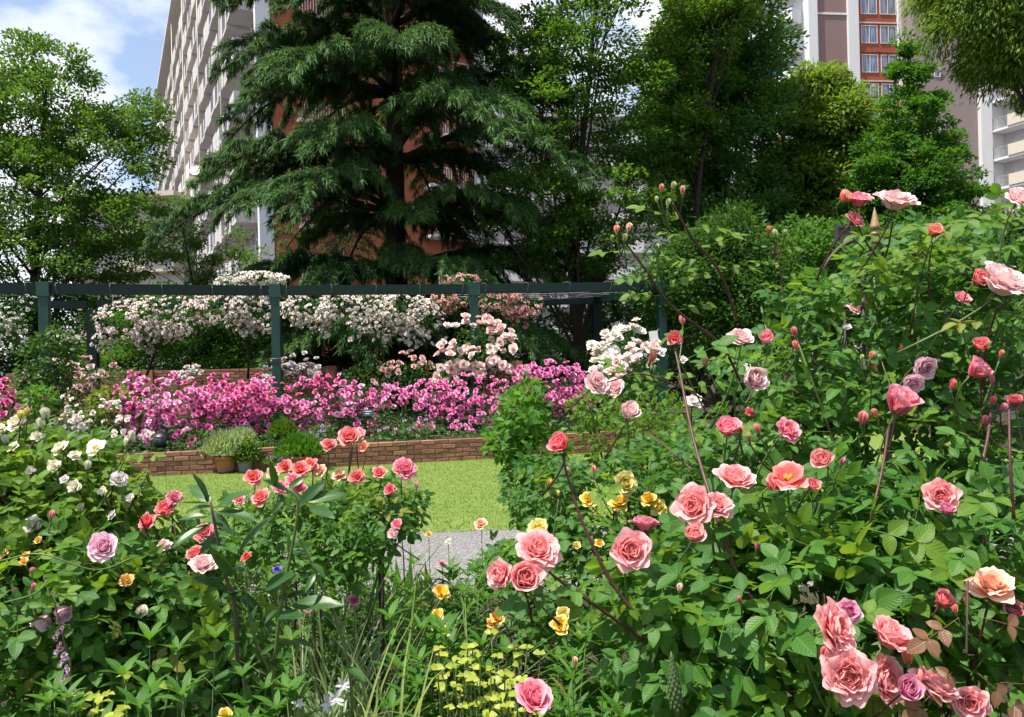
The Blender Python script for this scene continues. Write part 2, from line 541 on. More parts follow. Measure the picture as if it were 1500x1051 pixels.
n = 85000
x = rng.uniform(-6.6, 3.4, n); f = rng.uniform(0, 1, n)
y0 = 7.43 + .10 * np.sin(x * .7) + .02 * x; y1 = np.interp(x, WALL[:, 0], WALL[:, 1]) - .03
pos = np.stack([x, y0 + (y1 - y0) * f ** 1.2, np.full(n, .004)], -1)
pat = .5 + .25 * np.sin(pos[:, 0] * 1.7 + np.sin(pos[:, 1] * 2.1)) * np.cos(pos[:, 1] * 1.3)
d = rnd_dir(n) * .8 + [0, 0, .8]; d[:, 2] = np.abs(d[:, 2])
g = kites(pos, d, rnd_dir(n) + [0, -.5, .5], rng.uniform(.018, .034, n), rng.uniform(.004, .007, n), np.clip(.3 + .4 * pat + rng.normal(0, .1, n), 0, 1))
tag(wobj('lawn_grass', g, M['lawn_blade']), 'short mown grass covering the lawn in front of the low brick wall', 'grass', kind='stuff')

octa = G([(1, 0, 0), (0, 1, 0), (-1, 0, 0), (0, -1, 0), (0, 0, .7), (0, 0, -.7)],
         [[0, 1, 4, -1], [1, 2, 4, -1], [2, 3, 4, -1], [3, 0, 4, -1]])
n = 15000
x = rng.uniform(-5, 3, n); y = rng.uniform(5.4, 7.5, n)
T = np.stack([rotz(a) for a in rng.uniform(0, 6.3, n)]) * rng.uniform(.006, .016, (n, 1, 1))
g = inst(octa, T, np.stack([x, y, np.full(n, .007)], -1), rng.uniform(0, 1, n))
tag(wobj('gravel', g, M['pebble'], smooth=False), 'loose pale grey gravel lying on the garden path', 'gravel', kind='stuff')

# ------------------------------------------------------------------ brick walls
brick_meshes = []
def brick_mesh(L, D, Hh, k):
    b = cbox(L, D, Hh, .006)
    b.V = b.V + np.random.default_rng(k).normal(0, .0016, b.V.shape)
    return mesh('brick', b, M['brick'], False)

def brick_wall(root, path, z0, courses, L=.215, D=.10, Hh=.062, joint=.011, skip=None, mortar_core=True):
    path = np.asarray(path, float)
    seg = np.linalg.norm(np.diff(path, axis=0), axis=1); cum = np.concatenate([[0], np.cumsum(seg)])
    ms = [brick_mesh(L, D, Hh, k) for k in range(5)]; half = [brick_mesh(L / 2 - joint / 2, D, Hh, 9)]
    def at(s):
        x = np.interp(s, cum, path[:, 0]); y = np.interp(s, cum, path[:, 1])
        i = min(max(np.searchsorted(cum, s) - 1, 0), len(seg) - 1)
        t = (path[i + 1] - path[i]) / seg[i]
        return np.array([x, y]), t
    step = L + joint
    cnt = 0
    for c in range(courses):
        z = z0 + Hh / 2 + c * (Hh + joint)
        s = L / 2 + (step / 2 if c % 2 else 0)
        while s < cum[-1] - L / 2:
            p, t = at(s)
            if skip is None or not skip(p):
                a = math.atan2(t[1], t[0]) + random.gauss(0, .006)
                off = random.gauss(0, .003)
                place('brick', random.choice(ms), root, rotz(a), np.array([p[0] - t[1] * off, p[1] + t[0] * off, z]))
                cnt += 1
            s += step
    if mortar_core:
        for i in range(len(path) - 1):
            t = (path[i + 1] - path[i]) / seg[i]; a = math.atan2(t[1], t[0])
            h = courses * (Hh + joint) - joint - .004
            b = box((0, -D / 2 + .009, 0), (seg[i], D / 2 - .009, h))
            wobj('mortar', xf(b, rotz(a), (path[i][0], path[i][1], z0)), M['mortar'], root, False)
    return cnt

xs_ = np.linspace(-7.0, 3.3, 9)
low = thing('low_brick_wall', 'low red brick retaining wall along the far edge of the lawn', 'wall', (-1.8, 12.7, 0))
brick_wall(low, np.stack([xs_, np.interp(xs_, WALL[:, 0], WALL[:, 1])], -1), .0, 5)

def back_wall(label, pxa, pxb, pytop, d, courses):
    a, b = P(pxa, pytop, d), P(pxb, pytop, d + .15)
    top = a[2]; n_h = courses * .073
    r = thing('brick_garden_wall', label, 'wall', (a[0], a[1], .33), 'brick walls under the pergola')
    wobj('footing', xf(box((0, -.06, 0), (np.linalg.norm(b[:2] - a[:2]), .06, top - n_h - .33 - .004)), rotz(math.atan2(b[1] - a[1], b[0] - a[0])), (a[0], a[1], .33)), M['brick'], r, False)
    brick_wall(r, [a[:2], b[:2]], top - n_h, courses)
    for q in (a, b):
        wobj('pier', box((q[0] - .13, q[1] - .10, .33), (q[0] + .13, q[1] + .10, top + .012)), M['brick'], r, False)
back_wall('red brick wall behind the pink hedge, between the dark rear pergola post and the pillar', 218, 486, 543, 18.6, 6)
back_wall('short end of red brick wall to the right of the pale pink pillar rose', 700, 757, 531, 17.2, 8)
back_wall('shaded brick wall behind the leafy green shrub at the left pergola post', 20, 196, 548, 18.6, 5)

# ------------------------------------------------------------------ pergola
per = thing('pergola', 'long dark green steel pergola carrying climbing roses across the garden', 'pergola', tuple(P(403, 560, 15.0) * [1, 1, 0] + [0, 0, .33]))
posts = [P(65, 433, 13.8), P(403, 435, 15.0), P(694, 432, 15.6), P(968, 428, 15.9)]
posts = [posts[0] + (posts[0] - posts[1])] + posts
zt = np.mean([p[2] for p in posts[1:]])
def beam_between(a, b, w, h):
    a = np.asarray(a, float); b = np.asarray(b, float); dv = b - a; L = np.linalg.norm(dv[:2])
    ang = math.atan2(dv[1], dv[0])
    bx = box((0, -w / 2, -h / 2), (L, w / 2, h / 2))
    bx = G(np.stack([bx.V[:, 0], bx.V[:, 1], bx.V[:, 2] + bx.V[:, 0] / L * dv[2]], -1), bx.F)
    return xf(bx, rotz(ang), a)
rear_off = np.array([-.95, 3.35, 0])
for i, p in enumerate(posts):
    post_ = wobj('post', xf(box((-.078, -.078, 0), (.078, .078, p[2] - .33 - .02)), rotz(.2), (p[0], p[1], .33)), M['teal'], per, False)
    wobj('post_cap', xf(box((-.105, -.10, -.02), (.105, .10, .235)), rotz(.2), p), M['teal'], post_, False)
    q = p + rear_off
    wobj('rear_post', xf(box((-.10, -.10, 0), (.10, .10, q[2] - .33)), rotz(.2), (q[0], q[1], .33)), M['teal_d'], per, False)
    if i in (0, 4):
        wobj('cross_beam', beam_between(p + [-.1, .12, .10], q + [0, 0, .10], .10, .16), M['teal_d'], per, False)
for a, b in zip(posts[:-1], posts[1:]):
    u = nrm(b - a)
    wobj('beam', beam_between(a + u * .13 + [0, 0, .115], b - u * .13 + [0, 0, .115], .12, .185), M['teal_d'], per, False)
    wobj('rear_beam', beam_between(a + rear_off + u * .1 + [0, 0, .10], b + rear_off - u * .1 + [0, 0, .10], .10, .16), M['teal_d'], per, False)
    for t in np.linspace(.06, .94, 5):
        s = a + (b - a) * t + [0, -.065, .235]
        pts = smooth_path([s + [0, 0, -.24], s, s + rear_off * .5 + [0, 0, -.05], s + rear_off], 9)
        wobj('roof_wire', tube(pts, .006, 4), M['wire'], per)
a = posts[4]; q = a + rear_off
for t in (.1, .25, .4, .55, .7, .85):
    s = a + (q - a) * t + [0, 0, .17]; e = posts[3] + (rear_off) * t + [0, 0, .17]
    wobj('roof_wire', tube(smooth_path([s, (s + e) / 2 - [0, 0, .06], e], 8), .009, 4), M['wire'], per)
for p in posts[1:3]:
    for z in (.85, 1.75):
        r_ = .105
        wobj('tie_wire', tube([(p[0] - r_, p[1] - .11, z), (p[0] + r_, p[1] - .07, z + .01)], .006, 4), M['wire'], per)
    wobj('brace', tube([p + [-.08, -.05, -.05], p + [-.42, .35, .02]], .014, 5), M['wire'], per)

# white notice hung on the last post
p = P(958, 496, 15.7)
nb = thing('notice_board', 'small tilted white board hung on the right end post of the pergola', 'notice', tuple(p))
wobj('board', xf(box((-.085, -.018, -.15), (.085, .018, .15)), roty(-.12), p), M['white_paint'], nb, False)
wobj('hook', tube([p + [.06, .0, .13], p + [.12, .05, .2]], .008, 5), M['wire'], nb)
# dark framed panel beyond the rose arch
p = P(1236, 343, 8.5)
pr = thing('framed_panel', 'dark framed glass panel on a pole behind the pink roses on the arch', 'panel', (p[0], p[1], 0))
s = m_of(13, 8.5)
for nm, lo, hi in (('frame', (-s, -.02, -s), (-s + .03, .02, s)), ('frame', (s - .03, -.02, -s), (s, .02, s)), ('frame', (-s + .03, -.02, s - .03), (s - .03, .02, s)), ('frame', (-s + .03, -.02, -s), (s - .03, .02, -s + .03))):
    wobj(nm, xf(box(lo, hi), None, p), M['frame_dark'], pr, False)
wobj('pane', xf(box((-s + .03, -.006, -s + .03), (s - .03, .006, s - .03)), None, p), M['b_dark'], pr, False)
wobj('pole', tube([(p[0], p[1] + .03, 0), (p[0], p[1] + .03, p[2] - s)], .015, 8), M['frame_dark'], pr)

# ------------------------------------------------------------------ buildings
class FR:
    """a facade frame: along d, outwards n, up z; o is a point on its foot"""
    def __init__(s, o, ang):
        s.o = np.array([o[0], o[1], 0.0]); s.d = np.array([math.cos(ang), math.sin(ang), 0]); s.n = np.array([s.d[1], -s.d[0], 0])
        s.T = np.stack([s.d, -s.n, [0, 0, 1]], -1)       # local y runs INTO the building
    def at(s, px, py=250):
        """distance along d where the image column px meets the facade plane"""
        r = ray(px, py)[:2]; A = np.array([[s.d[0], -r[0]], [s.d[1], -r[1]]]); return float(np.linalg.solve(A, CAM[:2] - s.o[:2])[0])
    def w(s, g): return xf(g, s.T, s.o)
    def b(s, a0, a1, n0, n1, z0, z1): return s.w(box((a0, -n1, z0), (a1, -n0, z1)))
    def pos(s, a, n, z): return s.o + s.d * a + s.n * n + [0, 0, z]
    def vis(s, a, z, m=60):
        p = s.pos(a, 0, z); px, py = px_of(p); return -m < px < 1500 + m and -m < py < 700

FLOOR = 2.9
def window_mesh(w, h, bars=1):
    gl = box((-w / 2 + .05, .04, .05), (w / 2 - .05, .06, h - .05), 1)
    fr = [box((-w / 2, 0, 0), (-w / 2 + .05, .08, h)), box((w / 2 - .05, 0, 0), (w / 2, .08, h)), box((-w / 2 + .05, 0, 0), (w / 2 - .05, .08, .05)), box((-w / 2 + .05, 0, h - .05), (w / 2 - .05, .08, h))]
    for k in range(bars):
        x = -w / 2 + w * (k + 1) / (bars + 1); fr.append(box((x - .03, 0.005, .05), (x + .03, .075, h - .05)))
    return join([gl] + fr)
WIN = {}
def window(root, fr, a, z, w, h, n=.0, bars=1):
    k = (round(w, 1), round(h, 1), bars)
    if k not in WIN:
        g = window_mesh(*k)
        WIN[k] = (mesh('window', G(g.V, g.F[g.M == 0], g.U), M['b_white'], False), mesh('pane', box((-k[0] / 2 + .05, .04, .05), (k[0] / 2 - .05, .06, k[1] - .05)), M['glass'], False))
    o = place('window', WIN[k][0], root, fr.T, fr.pos(a, n + .06, z))
    c = bpy.data.objects.new('pane', WIN[k][1]); c.parent = o; COL.objects.link(c)
    return o
def railing_mesh(w, h, gap=.14, mi=0):
    g = [box((-w / 2, 0, h - .05), (w / 2, .05, h), mi), box((-w / 2, 0, .04), (w / 2, .04, .08), mi)]
    for x in np.arange(-w / 2 + .04, w / 2, gap): g.append(box((x - .015, .008, .08), (x + .015, .036, h - .05), mi))
    return join(g)
def balcony_mesh(w, dep, solid, side=True):
    """slab, part solid and part barred parapet, end fin; local y negative sticks out"""
    g = [box((-w / 2, -dep, -.20), (w / 2, 0, 0), 0)]
    a = -w / 2; c = -w / 2 + w * solid
    if solid > 0: g.append(box((a, -dep, 0.004), (c, -dep + .10, 1.12), 0))
    r = railing_mesh(w - w * solid - .04, 1.08, .16, 1)
    if solid < 1: g.append(xf(r, None, ((c + w / 2) / 2, -dep + .02, .004)))
    g.append(box((-w / 2 + .002, -dep + .104, .004), (-w / 2 + .10, -.004, 1.12), 0))
    g.append(box((w / 2 - .10, -dep + .104, .004), (w / 2 - .002, -.004, 1.12 if side else .25), 2))
    return join(g)

# --- tall slab block at the left: balconied face in a steep view, orange end wall
c0 = P(386, 300, 42.0)
b1 = thing('apartment_block', 'tall white apartment block with staggered balconies and an orange end wall behind the cedar', 'building', (c0[0], c0[1], 0), 'apartment blocks beyond the garden')
fF = FR(c0, R(117.0)); fF.n = np.array([-fF.d[1], fF.d[0], 0]); fF.T = np.stack([fF.d, -fF.n, [0, 0, 1]], -1)
FL = 84.0; BH = 37.0
fE = FR(c0, R(27.0))
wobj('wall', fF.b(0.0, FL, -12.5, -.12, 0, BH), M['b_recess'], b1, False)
wobj('roof', fF.b(-.5, FL + .6, -13, 1.7, BH, BH + .45), M['b_pale'], b1, False)
wobj('end_wall', fE.b(.55, 12.4, -.10, .06, 0, BH - .05), M['b_orange'], b1, False)
wobj('corner_pier', fE.b(-.25, .50, -.40, .14, 0, BH - .02), M['b_white'], b1, False)
bal = [mesh('balcony', balcony_mesh(w_, 1.35, s_), [M['b_pale'], M['b_grey'], M['b_pale']], False) for w_, s_ in ((2.2, .45), (2.2, .75), (1.7, .3), (1.7, 1.0))]
door = mesh('window', window_mesh(1.7, 2.0, 1), [M['b_white'], M['glass']], False)
slots = []
for fl in range(12):
    z = 1.0 + fl * FLOOR
    for bay in range(20):
        a = 2.2 + bay * 4.15
        for sub, (off, kind) in enumerate(((0, 0), (2.1, 2))):
            aa = a + off
            if not fF.vis(aa, z, 30): continue
            k = kind + ((bay + fl + sub) % 2)
            zz = z + (0 if sub == 0 else -.18)
            slots.append((aa, zz, k))
        if fl == 0 and bay % 3 == 1 and bay < 12:
            wobj('drainpipe', tube([fF.pos(a - 1.25, 1.42, 0), fF.pos(a - 1.25, 1.42, BH - .1)], .045, 6), M['b_cream'], b1)
slots.sort()
for i, (aa, zz, k) in enumerate(slots[:280]):
    place('balcony', bal[k], b1, fF.T, fF.pos(aa, -.10, zz))
    if i < 200: place('window', door, b1, fF.T, fF.pos(aa, -.03, zz + .02))
bg_ = [balcony_mesh(2.2, 1.35, .45), balcony_mesh(2.2, 1.35, .75), balcony_mesh(1.7, 1.35, .3), balcony_mesh(1.7, 1.35, 1.0)]
if slots[280:]:
    tag(wobj('balcony', join([xf(bg_[k], fF.T, fF.pos(aa, -.10, zz)) for aa, zz, k in slots[280:]]), [M['b_pale'], M['b_grey'], M['b_pale']], b1, False), kind='stuff')
for (px, py, mt) in ((308, 312, 'cloth_red'), (262, 240, 'cloth_pink')):
    a = fF.at(px, py); p = fF.pos(a, 1.5, 0); z = 1.6 + (541 - py) / FPX * p[1]
    wobj('hung_laundry', fF.b(a - .5, a + .5, 1.36, 1.40, z - .5, z + .4), M[mt], b1, False)
for (px, py) in ((257, 183), (323, 253)):
    a = fF.at(px, py); p = fF.pos(a, 1.6, 0); z = 1.6 + (541 - py) / FPX * p[1]
    dsh = lathe([(.02, 0), (.25, .03), (.42, .12), (.46, .2), (.44, .2), (.24, .06), (.02, .03)], 14)
    wobj('satellite_dish', xf(dsh, rotx(R(60)), fF.pos(a, 1.6, z)), M['white_paint'], b1)
ac = mesh('air_conditioner', cbox(.8, .3, .6, .02), M['b_cream'], False)
for i in range(4, 120, 4):
    aa, zz, k = slots[i % len(slots)]
    place('air_conditioner', ac, b1, fF.T, fF.pos(aa + .4, .45, zz + (.32 if k > 1 else 1.6)))
for i in range(30, 110, 34):
    aa, zz, k = slots[i % len(slots)]
    wobj('hung_laundry', fF.b(aa - .5, aa + .3 + .3 * (i % 2), 1.36, 1.39, zz + .5, zz + 1.25), M[('cloth_blue', 'cloth_pink', 'b_white', 'cloth_red')[i % 4]], b1, False)
# end wall: windows with railings on every floor
rail = mesh('railing', railing_mesh(2.6, 1.0, .15), [M['b_white']], False)
for fl in range(9):
    z = .55 + fl * FLOOR
    a = fE.at(472)
    window(b1, fE, a, z, 2.2, 1.8)
    place('railing', rail, b1, fE.T, fE.pos(a, .30, z - .02))
    wobj('window_sill', fE.b(a - 1.35, a + 1.35, .062, .34, z - .14, z - .03), M['b_white'], b1, False)
    a2 = fE.at(664)
    wobj('balcony', fE.b(a2 - 1.9, a2 + 1.9, .064, 1.1, z - .34, z - .16), M['b_white'], b1, False)
    place('railing', rail, b1, fE.T, fE.pos(a2 - .2, 1.05, z - .16))
    window(b1, fE, a2, z - .1, 2.2, 1.8)
wobj('corner_pier', fE.b(12.42, 13.0, -.4, .5, 0, BH - .02), M['b_white'], b1, False)

# --- tower at the upper right
o2 = P(1189, 300, 78.0)
b2 = thing('tower_block', 'tall block of white columns with brown and orange panels rising above the olive green tree', 'building', (o2[0], o2[1], 0), 'apartment blocks beyond the garden')
fA = FR(o2, R(6.0)); TH = 52.0
A = lambda px: fA.at(px, 60)
ex = [A(v) for v in (1183, 1196, 1241, 1256, 1314, 1327, 1341)]
wobj('core', fA.b(ex[0] + .2, ex[6], -9, -.9, 0, TH - .3), M['b_mauve'], b2, False)
for i in (0, 2, 4):
    wobj('column', fA.b(ex[i], ex[i + 1], -.9, .35, 0, TH), M['b_white'], b2, False)
wobj('brown_panel', fA.b(ex[1] + .004, ex[2] - .004, -.88, 0, 0, TH - .1), M['b_brown'], b2, False)
wobj('orange_panel', fA.b(ex[3] + .004, ex[4] - .004, -.88, 0, 0, TH - .1), M['b_orange'], b2, False)
wobj('recess', fA.b(ex[5] + .004, ex[6] - .004, -.88, -.6, 0, TH - .1), M['b_dark'], b2, False)
d2 = o2[1]
zpx = lambda py, px=1250: 1.6 + (530 - (px - 750) * .0227 - py) / FPX * (d2 + 1.5)
zf0 = zpx(27)
wm = (ex[4] - ex[3])
for k in range(-9, 3):
    zb = zf0 + k * 2.93
    if zb < 12: continue
    if k % 2 == 0: wobj('string_course', fA.b(ex[1] + .006, ex[2] - .006, .002, .08, zb - .10, zb + .10), M['b_white'], b2, False)
    for u in (.30, .78):
        window(b2, fA, ex[3] + wm * u, zb + .05, 1.7, 1.75, 0, 1)
    wobj('string_course', fA.b(ex[3] + .006, ex[4] - .006, .002, .09, zb + 2.05, zb + 2.17), M['b_cream'] if k % 2 else M['b_orange'], b2, False)
    wobj('balcony', fA.b(ex[5] + .01, ex[6] - .01, -.55, .5, zb - .5, zb + .55), M['b_white'], b2, False)
fB = FR(o2, R(124.0)); fB.n = np.array([-fB.d[1], fB.d[0], 0]); fB.T = np.stack([fB.d, -fB.n, [0, 0, 1]], -1)
wobj('side_wall', fB.b(.3, 24, -7, -.3, 0, TH - .2), M['b_white'], b2, False)
bt = mesh('balcony', balcony_mesh(6.4, 1.5, .34), [M['b_white'], M['b_grey'], M['b_cream']], False)
wd = mesh('window', window_mesh(4.6, 2.1, 2), [M['b_white'], M['glass']], False)
for k in range(-8, 3):
    zb = zf0 + k * 2.93 - .5
    for a in (4.0, 10.8, 17.6):
        if zb > 14 and fB.vis(a, zb, 40):
            place('balcony', bt, b2, fB.T, fB.pos(a, -.2, zb)); place('window', wd, b2, fB.T, fB.pos(a, -.24, zb + .02))
a = 2.6; p = fB.pos(a, 1.35, 0)
wobj('hung_laundry', fB.b(1.6, 4.4, 1.32, 1.36, zpx(104), zpx(92)), M['cloth_blue'], b2, False)

# --- mauve wall and balconied wing at the right edge
o3 = P(1341, 300, 76.5)
b3 = thing('apartment_wing', 'mauve brown windowless wall with a white balconied wing at the right edge', 'building', (o3[0], o3[1], 0), 'apartment blocks beyond the garden')
fC = FR(o3, R(4.0))
e2 = [fC.at(v, 120) for v in (1341, 1431, 1447)]
wobj('wall', fC.b(e2[0], e2[1] - .004, -9, 0, 0, TH - 1), M['b_mauve'], b3, False)
wobj('column', fC.b(e2[1], e2[2], -9, .5, 0, TH - .8), M['b_white'], b3, False)
for py in (38, 120, 162, 205, 250):
    z = zpx(py, 1370); a = fC.at(1373, py)
    window(b3, fC, a, z - .5, .6, .9, 0, 0)
o4 = fC.pos(e2[2] + .02, .2, 0)
fD = FR(o4, R(-69.5)); fD.n = np.array([fD.d[1], -fD.d[0], 0]); fD.T = np.stack([fD.d, -fD.n, [0, 0, 1]], -1)
wobj('wing_end', fD.b(-.5, -.01, -9, -.05, 0, TH - 1.02), M['b_white'], b3, False)
wobj('wing_wall', fD.b(0, 26, -9, -1.8, 0, TH - 1), M['b_pale'], b3, False)
bd = mesh('balcony', balcony_mesh(6.6, 1.75, .0, True), [M['b_white'], M['b_grey'], M['b_pale']], False)
pan = mesh('parapet_panel', box((-1.0, 0, 0), (1.0, .06, 1.05)), M['b_cream'], False)
pan2 = mesh('parapet_panel', box((-1.0, 0, 0), (1.0, .06, 1.05)), M['b_white'], False)
for k in range(-7, 7):
    zb = zpx(203, 1450) + k * 2.85
    if zb < 4: continue
    for a in (3.4, 10.4, 17.4):
        place('balcony', bd, b3, fD.T, fD.pos(a, -1.75, zb))
        place('parapet_panel', pan, b3, fD.T, fD.pos(a - .6, .08, zb + .02)); place('parapet_panel', pan2, b3, fD.T, fD.pos(a + 1.5, .08, zb + .02))
        place('window', wd, b3, fD.T, fD.pos(a, -1.79, zb + .02))

# --- pale terrace of flats seen through the middle tree, and low block at the left
def flats(label, pxa, pxb, pytop, d, ang, floors, mat, depth=10):
    o = P(pxa, pytop, d); fr = FR(o, ang); L = fr.at(pxb, pytop); top = o[2]
    r = thing('block_of_flats', label, 'building', (o[0], o[1], 0), 'apartment blocks beyond the garden')
    wobj('wall', fr.b(0, L, -depth, -1.5, 0, top), M['b_pale'], r, False)
    wobj('roof', fr.b(-.3, L + .3, -depth, .25, top, top + .4), mat, r, False)
    nbay = max(2, int(L / 6.5)); w = L / nbay
    bm = mesh('balcony', balcony_mesh(w - .1, 1.5, .5), [mat, M['b_grey'], M['b_cream']], False)
    wn = mesh('window', window_mesh(round(w * .62, 1), 2.05, 2), [M['b_white'], M['glass']], False)
    for k in range(floors):
        z = top - 2.9 * (k + 1)
        if z < .2: break
        for j in range(nbay):
            place('balcony', bm, r, fr.T, fr.pos(w * (j + .5), -1.5, z))
            place('window', wn, r, fr.T, fr.pos(w * (j + .5), -1.54, z + .02))
    return r
flats('white flats with long balconies seen through the airy tree in the middle', 706, 985, 172, 84, R(4), 9, M['b_white'])
flats('low cream flats half hidden by the tree at the left edge', 90, 252, 296, 64, R(-8), 5, M['b_cream'])
# ------------------------------------------------------------------ trees
def blob_list(blobs, d):
    """(px, py, depth offset, rx px, ry px, depth radius m) -> centres and radii in metres"""
    C, Rr = [], []
    for (px, py, dd, rx, ry, rz) in blobs:
        C.append(P(px, py, d + dd)); Rr.append((m_of(rx, d + dd), rz, m_of(ry, d + dd)))
    return np.array(C), np.array(Rr)

def sample_blobs(C, Rr, n, lo=.45, pw=.6):
    wgt = (Rr[:, 0] * Rr[:, 1] + Rr[:, 0] * Rr[:, 2] + Rr[:, 1] * Rr[:, 2]); i = rng.choice(len(C), n, p=wgt / wgt.sum())
    u = rnd_dir(n); r = lo + (1 - lo) * rng.uniform(0, 1, n) ** pw
    return C[i] + u * r[:, None] * Rr[i], nrm(u / Rr[i]), i

def crown_geo(C, Rr, nclump, per, size, clump_r, flat=.6, droop=.0, lw=.55, horiz=1.0):
    cp, out, _ = sample_blobs(C, Rr, nclump, .35, .5)
    ctint = rng.normal(.45, .22, nclump)
    n = nclump * per
    k = np.repeat(np.arange(nclump), per)
    cr = rng.uniform(.6, 1.35, nclump) * clump_r
    off = rng.normal(size=(n, 3)); off = nrm(off) * rng.uniform(.15, 1, (n, 1)) ** .6
    pos = cp[k] + off * cr[k][:, None] * [1, 1, flat]
    d = nrm(off * [1, 1, .4] + out[k] * .5 + rng.normal(0, .5, (n, 3)) + [0, 0, -droop])
    nn = nrm(np.array([0, 0, horiz]) + off * .35 + rng.normal(0, .55, (n, 3)))
    L = rng.uniform(.7, 1.35, n) * size
    return kites(pos, d, nn, L, L * lw, np.clip(ctint[k] + rng.normal(0, .16, n), 0, 1)), cp

def tree(name, label, trunk, blobs, d, mat, nclump, per, size, clump_r, trunk_r, group='trees behind the pergola', bark='bark', flat=.6, droop=0., lw=.55, nlimb=14, fork=.45, base_z=.33, lean=None):
    base = P(trunk[0], 545, d); base[2] = base_z
    C, Rr = blob_list(blobs, d)
    root = thing(name, label, 'tree', tuple(base), group)
    g, cp = crown_geo(C, Rr, nclump, per, size, clump_r, flat, droop, lw)
    wobj('crown', g, M[mat], root)
    top = C[np.argmax(C[:, 2])]; low = (C[:, 2] - Rr[:, 2]).min()
    fz = max(base_z + 1.2, base_z + (top[2] - base_z) * fork)
    f = np.array([base[0] + (top[0] - base[0]) * .25, base[1] + (top[1] - base[1]) * .25, fz]) if lean is None else P(lean[0], lean[1], d)
    tp = smooth_path([base, base * .5 + f * .5 + [.08, 0, 0], f, f * .4 + top * .6, top + [0, 0, .2]], 18)
    tr = np.interp(np.linspace(0, 1, 18), [0, .06, .4, 1], [trunk_r * 1.5, trunk_r, trunk_r * .72, trunk_r * .08])
    wobj('trunk', tube(tp, tr, 10), M[bark], root)
    sel = rng.choice(len(cp), min(nlimb, len(cp)), replace=False)
    for s in sel:
        e = cp[s]
        t0 = np.clip((e[2] - base_z) / max(top[2] - base_z, 1) - rng.uniform(.10, .30), .18, .85)
        st = tp[int(t0 * 17)]; sr = tr[int(t0 * 17)]
        mid = st * .5 + e * .5 + np.array([0, 0, .06 * abs(e[2] - st[2])]) + rng.normal(0, .15, 3)
        pts = bez(st, mid, e, 9) + rng.normal(0, .03, (9, 3)) * np.linspace(0, 1, 9)[:, None]
        g = [tube(pts, np.linspace(sr * .36, sr * .05 + .007, 9), 6)]
        for q in range(3):
            j = rng.integers(3, 8); e2 = pts[j] + rnd_dir(1)[0] * clump_r * 1.6 + [0, 0, .3]
            g.append(tube(bez(pts[j], (pts[j] + e2) / 2 + [0, 0, .1], e2, 5), np.linspace(sr * .18, .007, 5), 5, False))
        wobj('limb', join(g), M[bark], root)
    return root

tree('zelkova_tree', 'broad airy green tree at the left edge with dark forked limbs against the sky', (46, 0),
     [(40, 165, 0, 120, 95, 2.6), (140, 230, .5, 100, 85, 2.4), (20, 280, -.5, 140, 90, 2.6), (150, 340, 0, 110, 75, 2.4), (40, 385, -1, 130, 60, 2.5), (195, 175, 1, 40, 45, 1.2), (-60, 200, 0, 120, 120, 2.6), (70, 100, 0, 70, 45, 1.5)],
     24, 'tree_l', 540, 125, .12, .50, .20, nlimb=34, fork=.42, flat=.5)
tree('maple_tree', 'tall airy tree with a dark branching trunk between the cedar and the dense tall tree', (846, 0),
     [(860, 60, 0, 85, 90, 1.7), (800, 170, 0, 75, 75, 1.7), (925, 170, .5, 70, 80, 1.7), (790, 300, -.5, 80, 60, 1.8), (900, 290, 0, 90, 75, 1.8), (830, 370, 0, 90, 45, 1.8), (880, -70, 0, 90, 80, 1.8), (780, 60, .5, 60, 60, 1.4)],
     20.5, 'tree_m', 430, 110, .115, .42, .17, nlimb=34, fork=.3, flat=.5, lean=(838, 385))
tree('camphor_tree', 'very tall dense tree with yellowish top between the airy tree and the tower', (1065, 0),
     [(1050, 40, 0, 90, 110, 2.2), (1040, 190, 0, 105, 110, 2.4), (1095, 130, .5, 60, 110, 1.8), (1060, 320, 0, 110, 100, 2.4), (1030, -80, 0, 80, 80, 2), (1060, 430, 0, 120, 80, 2.4), (1000, 110, -.5, 55, 90, 1.6)],
     24, 'tree_d', 760, 120, .14, .55, .26, nlimb=12)
tree('camphor_tree', 'narrow yellow green tree top in front of the very tall dense tree', (1010, 0),
     [(1035, 30, 0, 65, 60, 1.1), (985, 90, 0, 40, 50, .9), (1000, 190, 0, 45, 50, 1), (975, 240, .2, 40, 40, .9), (1060, -40, 0, 60, 60, 1.1)],
     21.5, 'tree_y', 190, 120, .12, .45, .12, nlimb=10)
tree('bay_tree', 'rounded olive green tree in front of the tower block', (1205, 0),
     [(1195, 195, 0, 75, 75, 2), (1240, 240, 0, 70, 80, 2), (1170, 290, -.3, 70, 75, 2), (1230, 340, 0, 95, 70, 2), (1195, 130, .2, 45, 35, 1.2), (1200, 430, 0, 110, 80, 2)],
     25.5, 'tree_o', 640, 130, .20, .5, .2, lw=.34, droop=.5, nlimb=8)
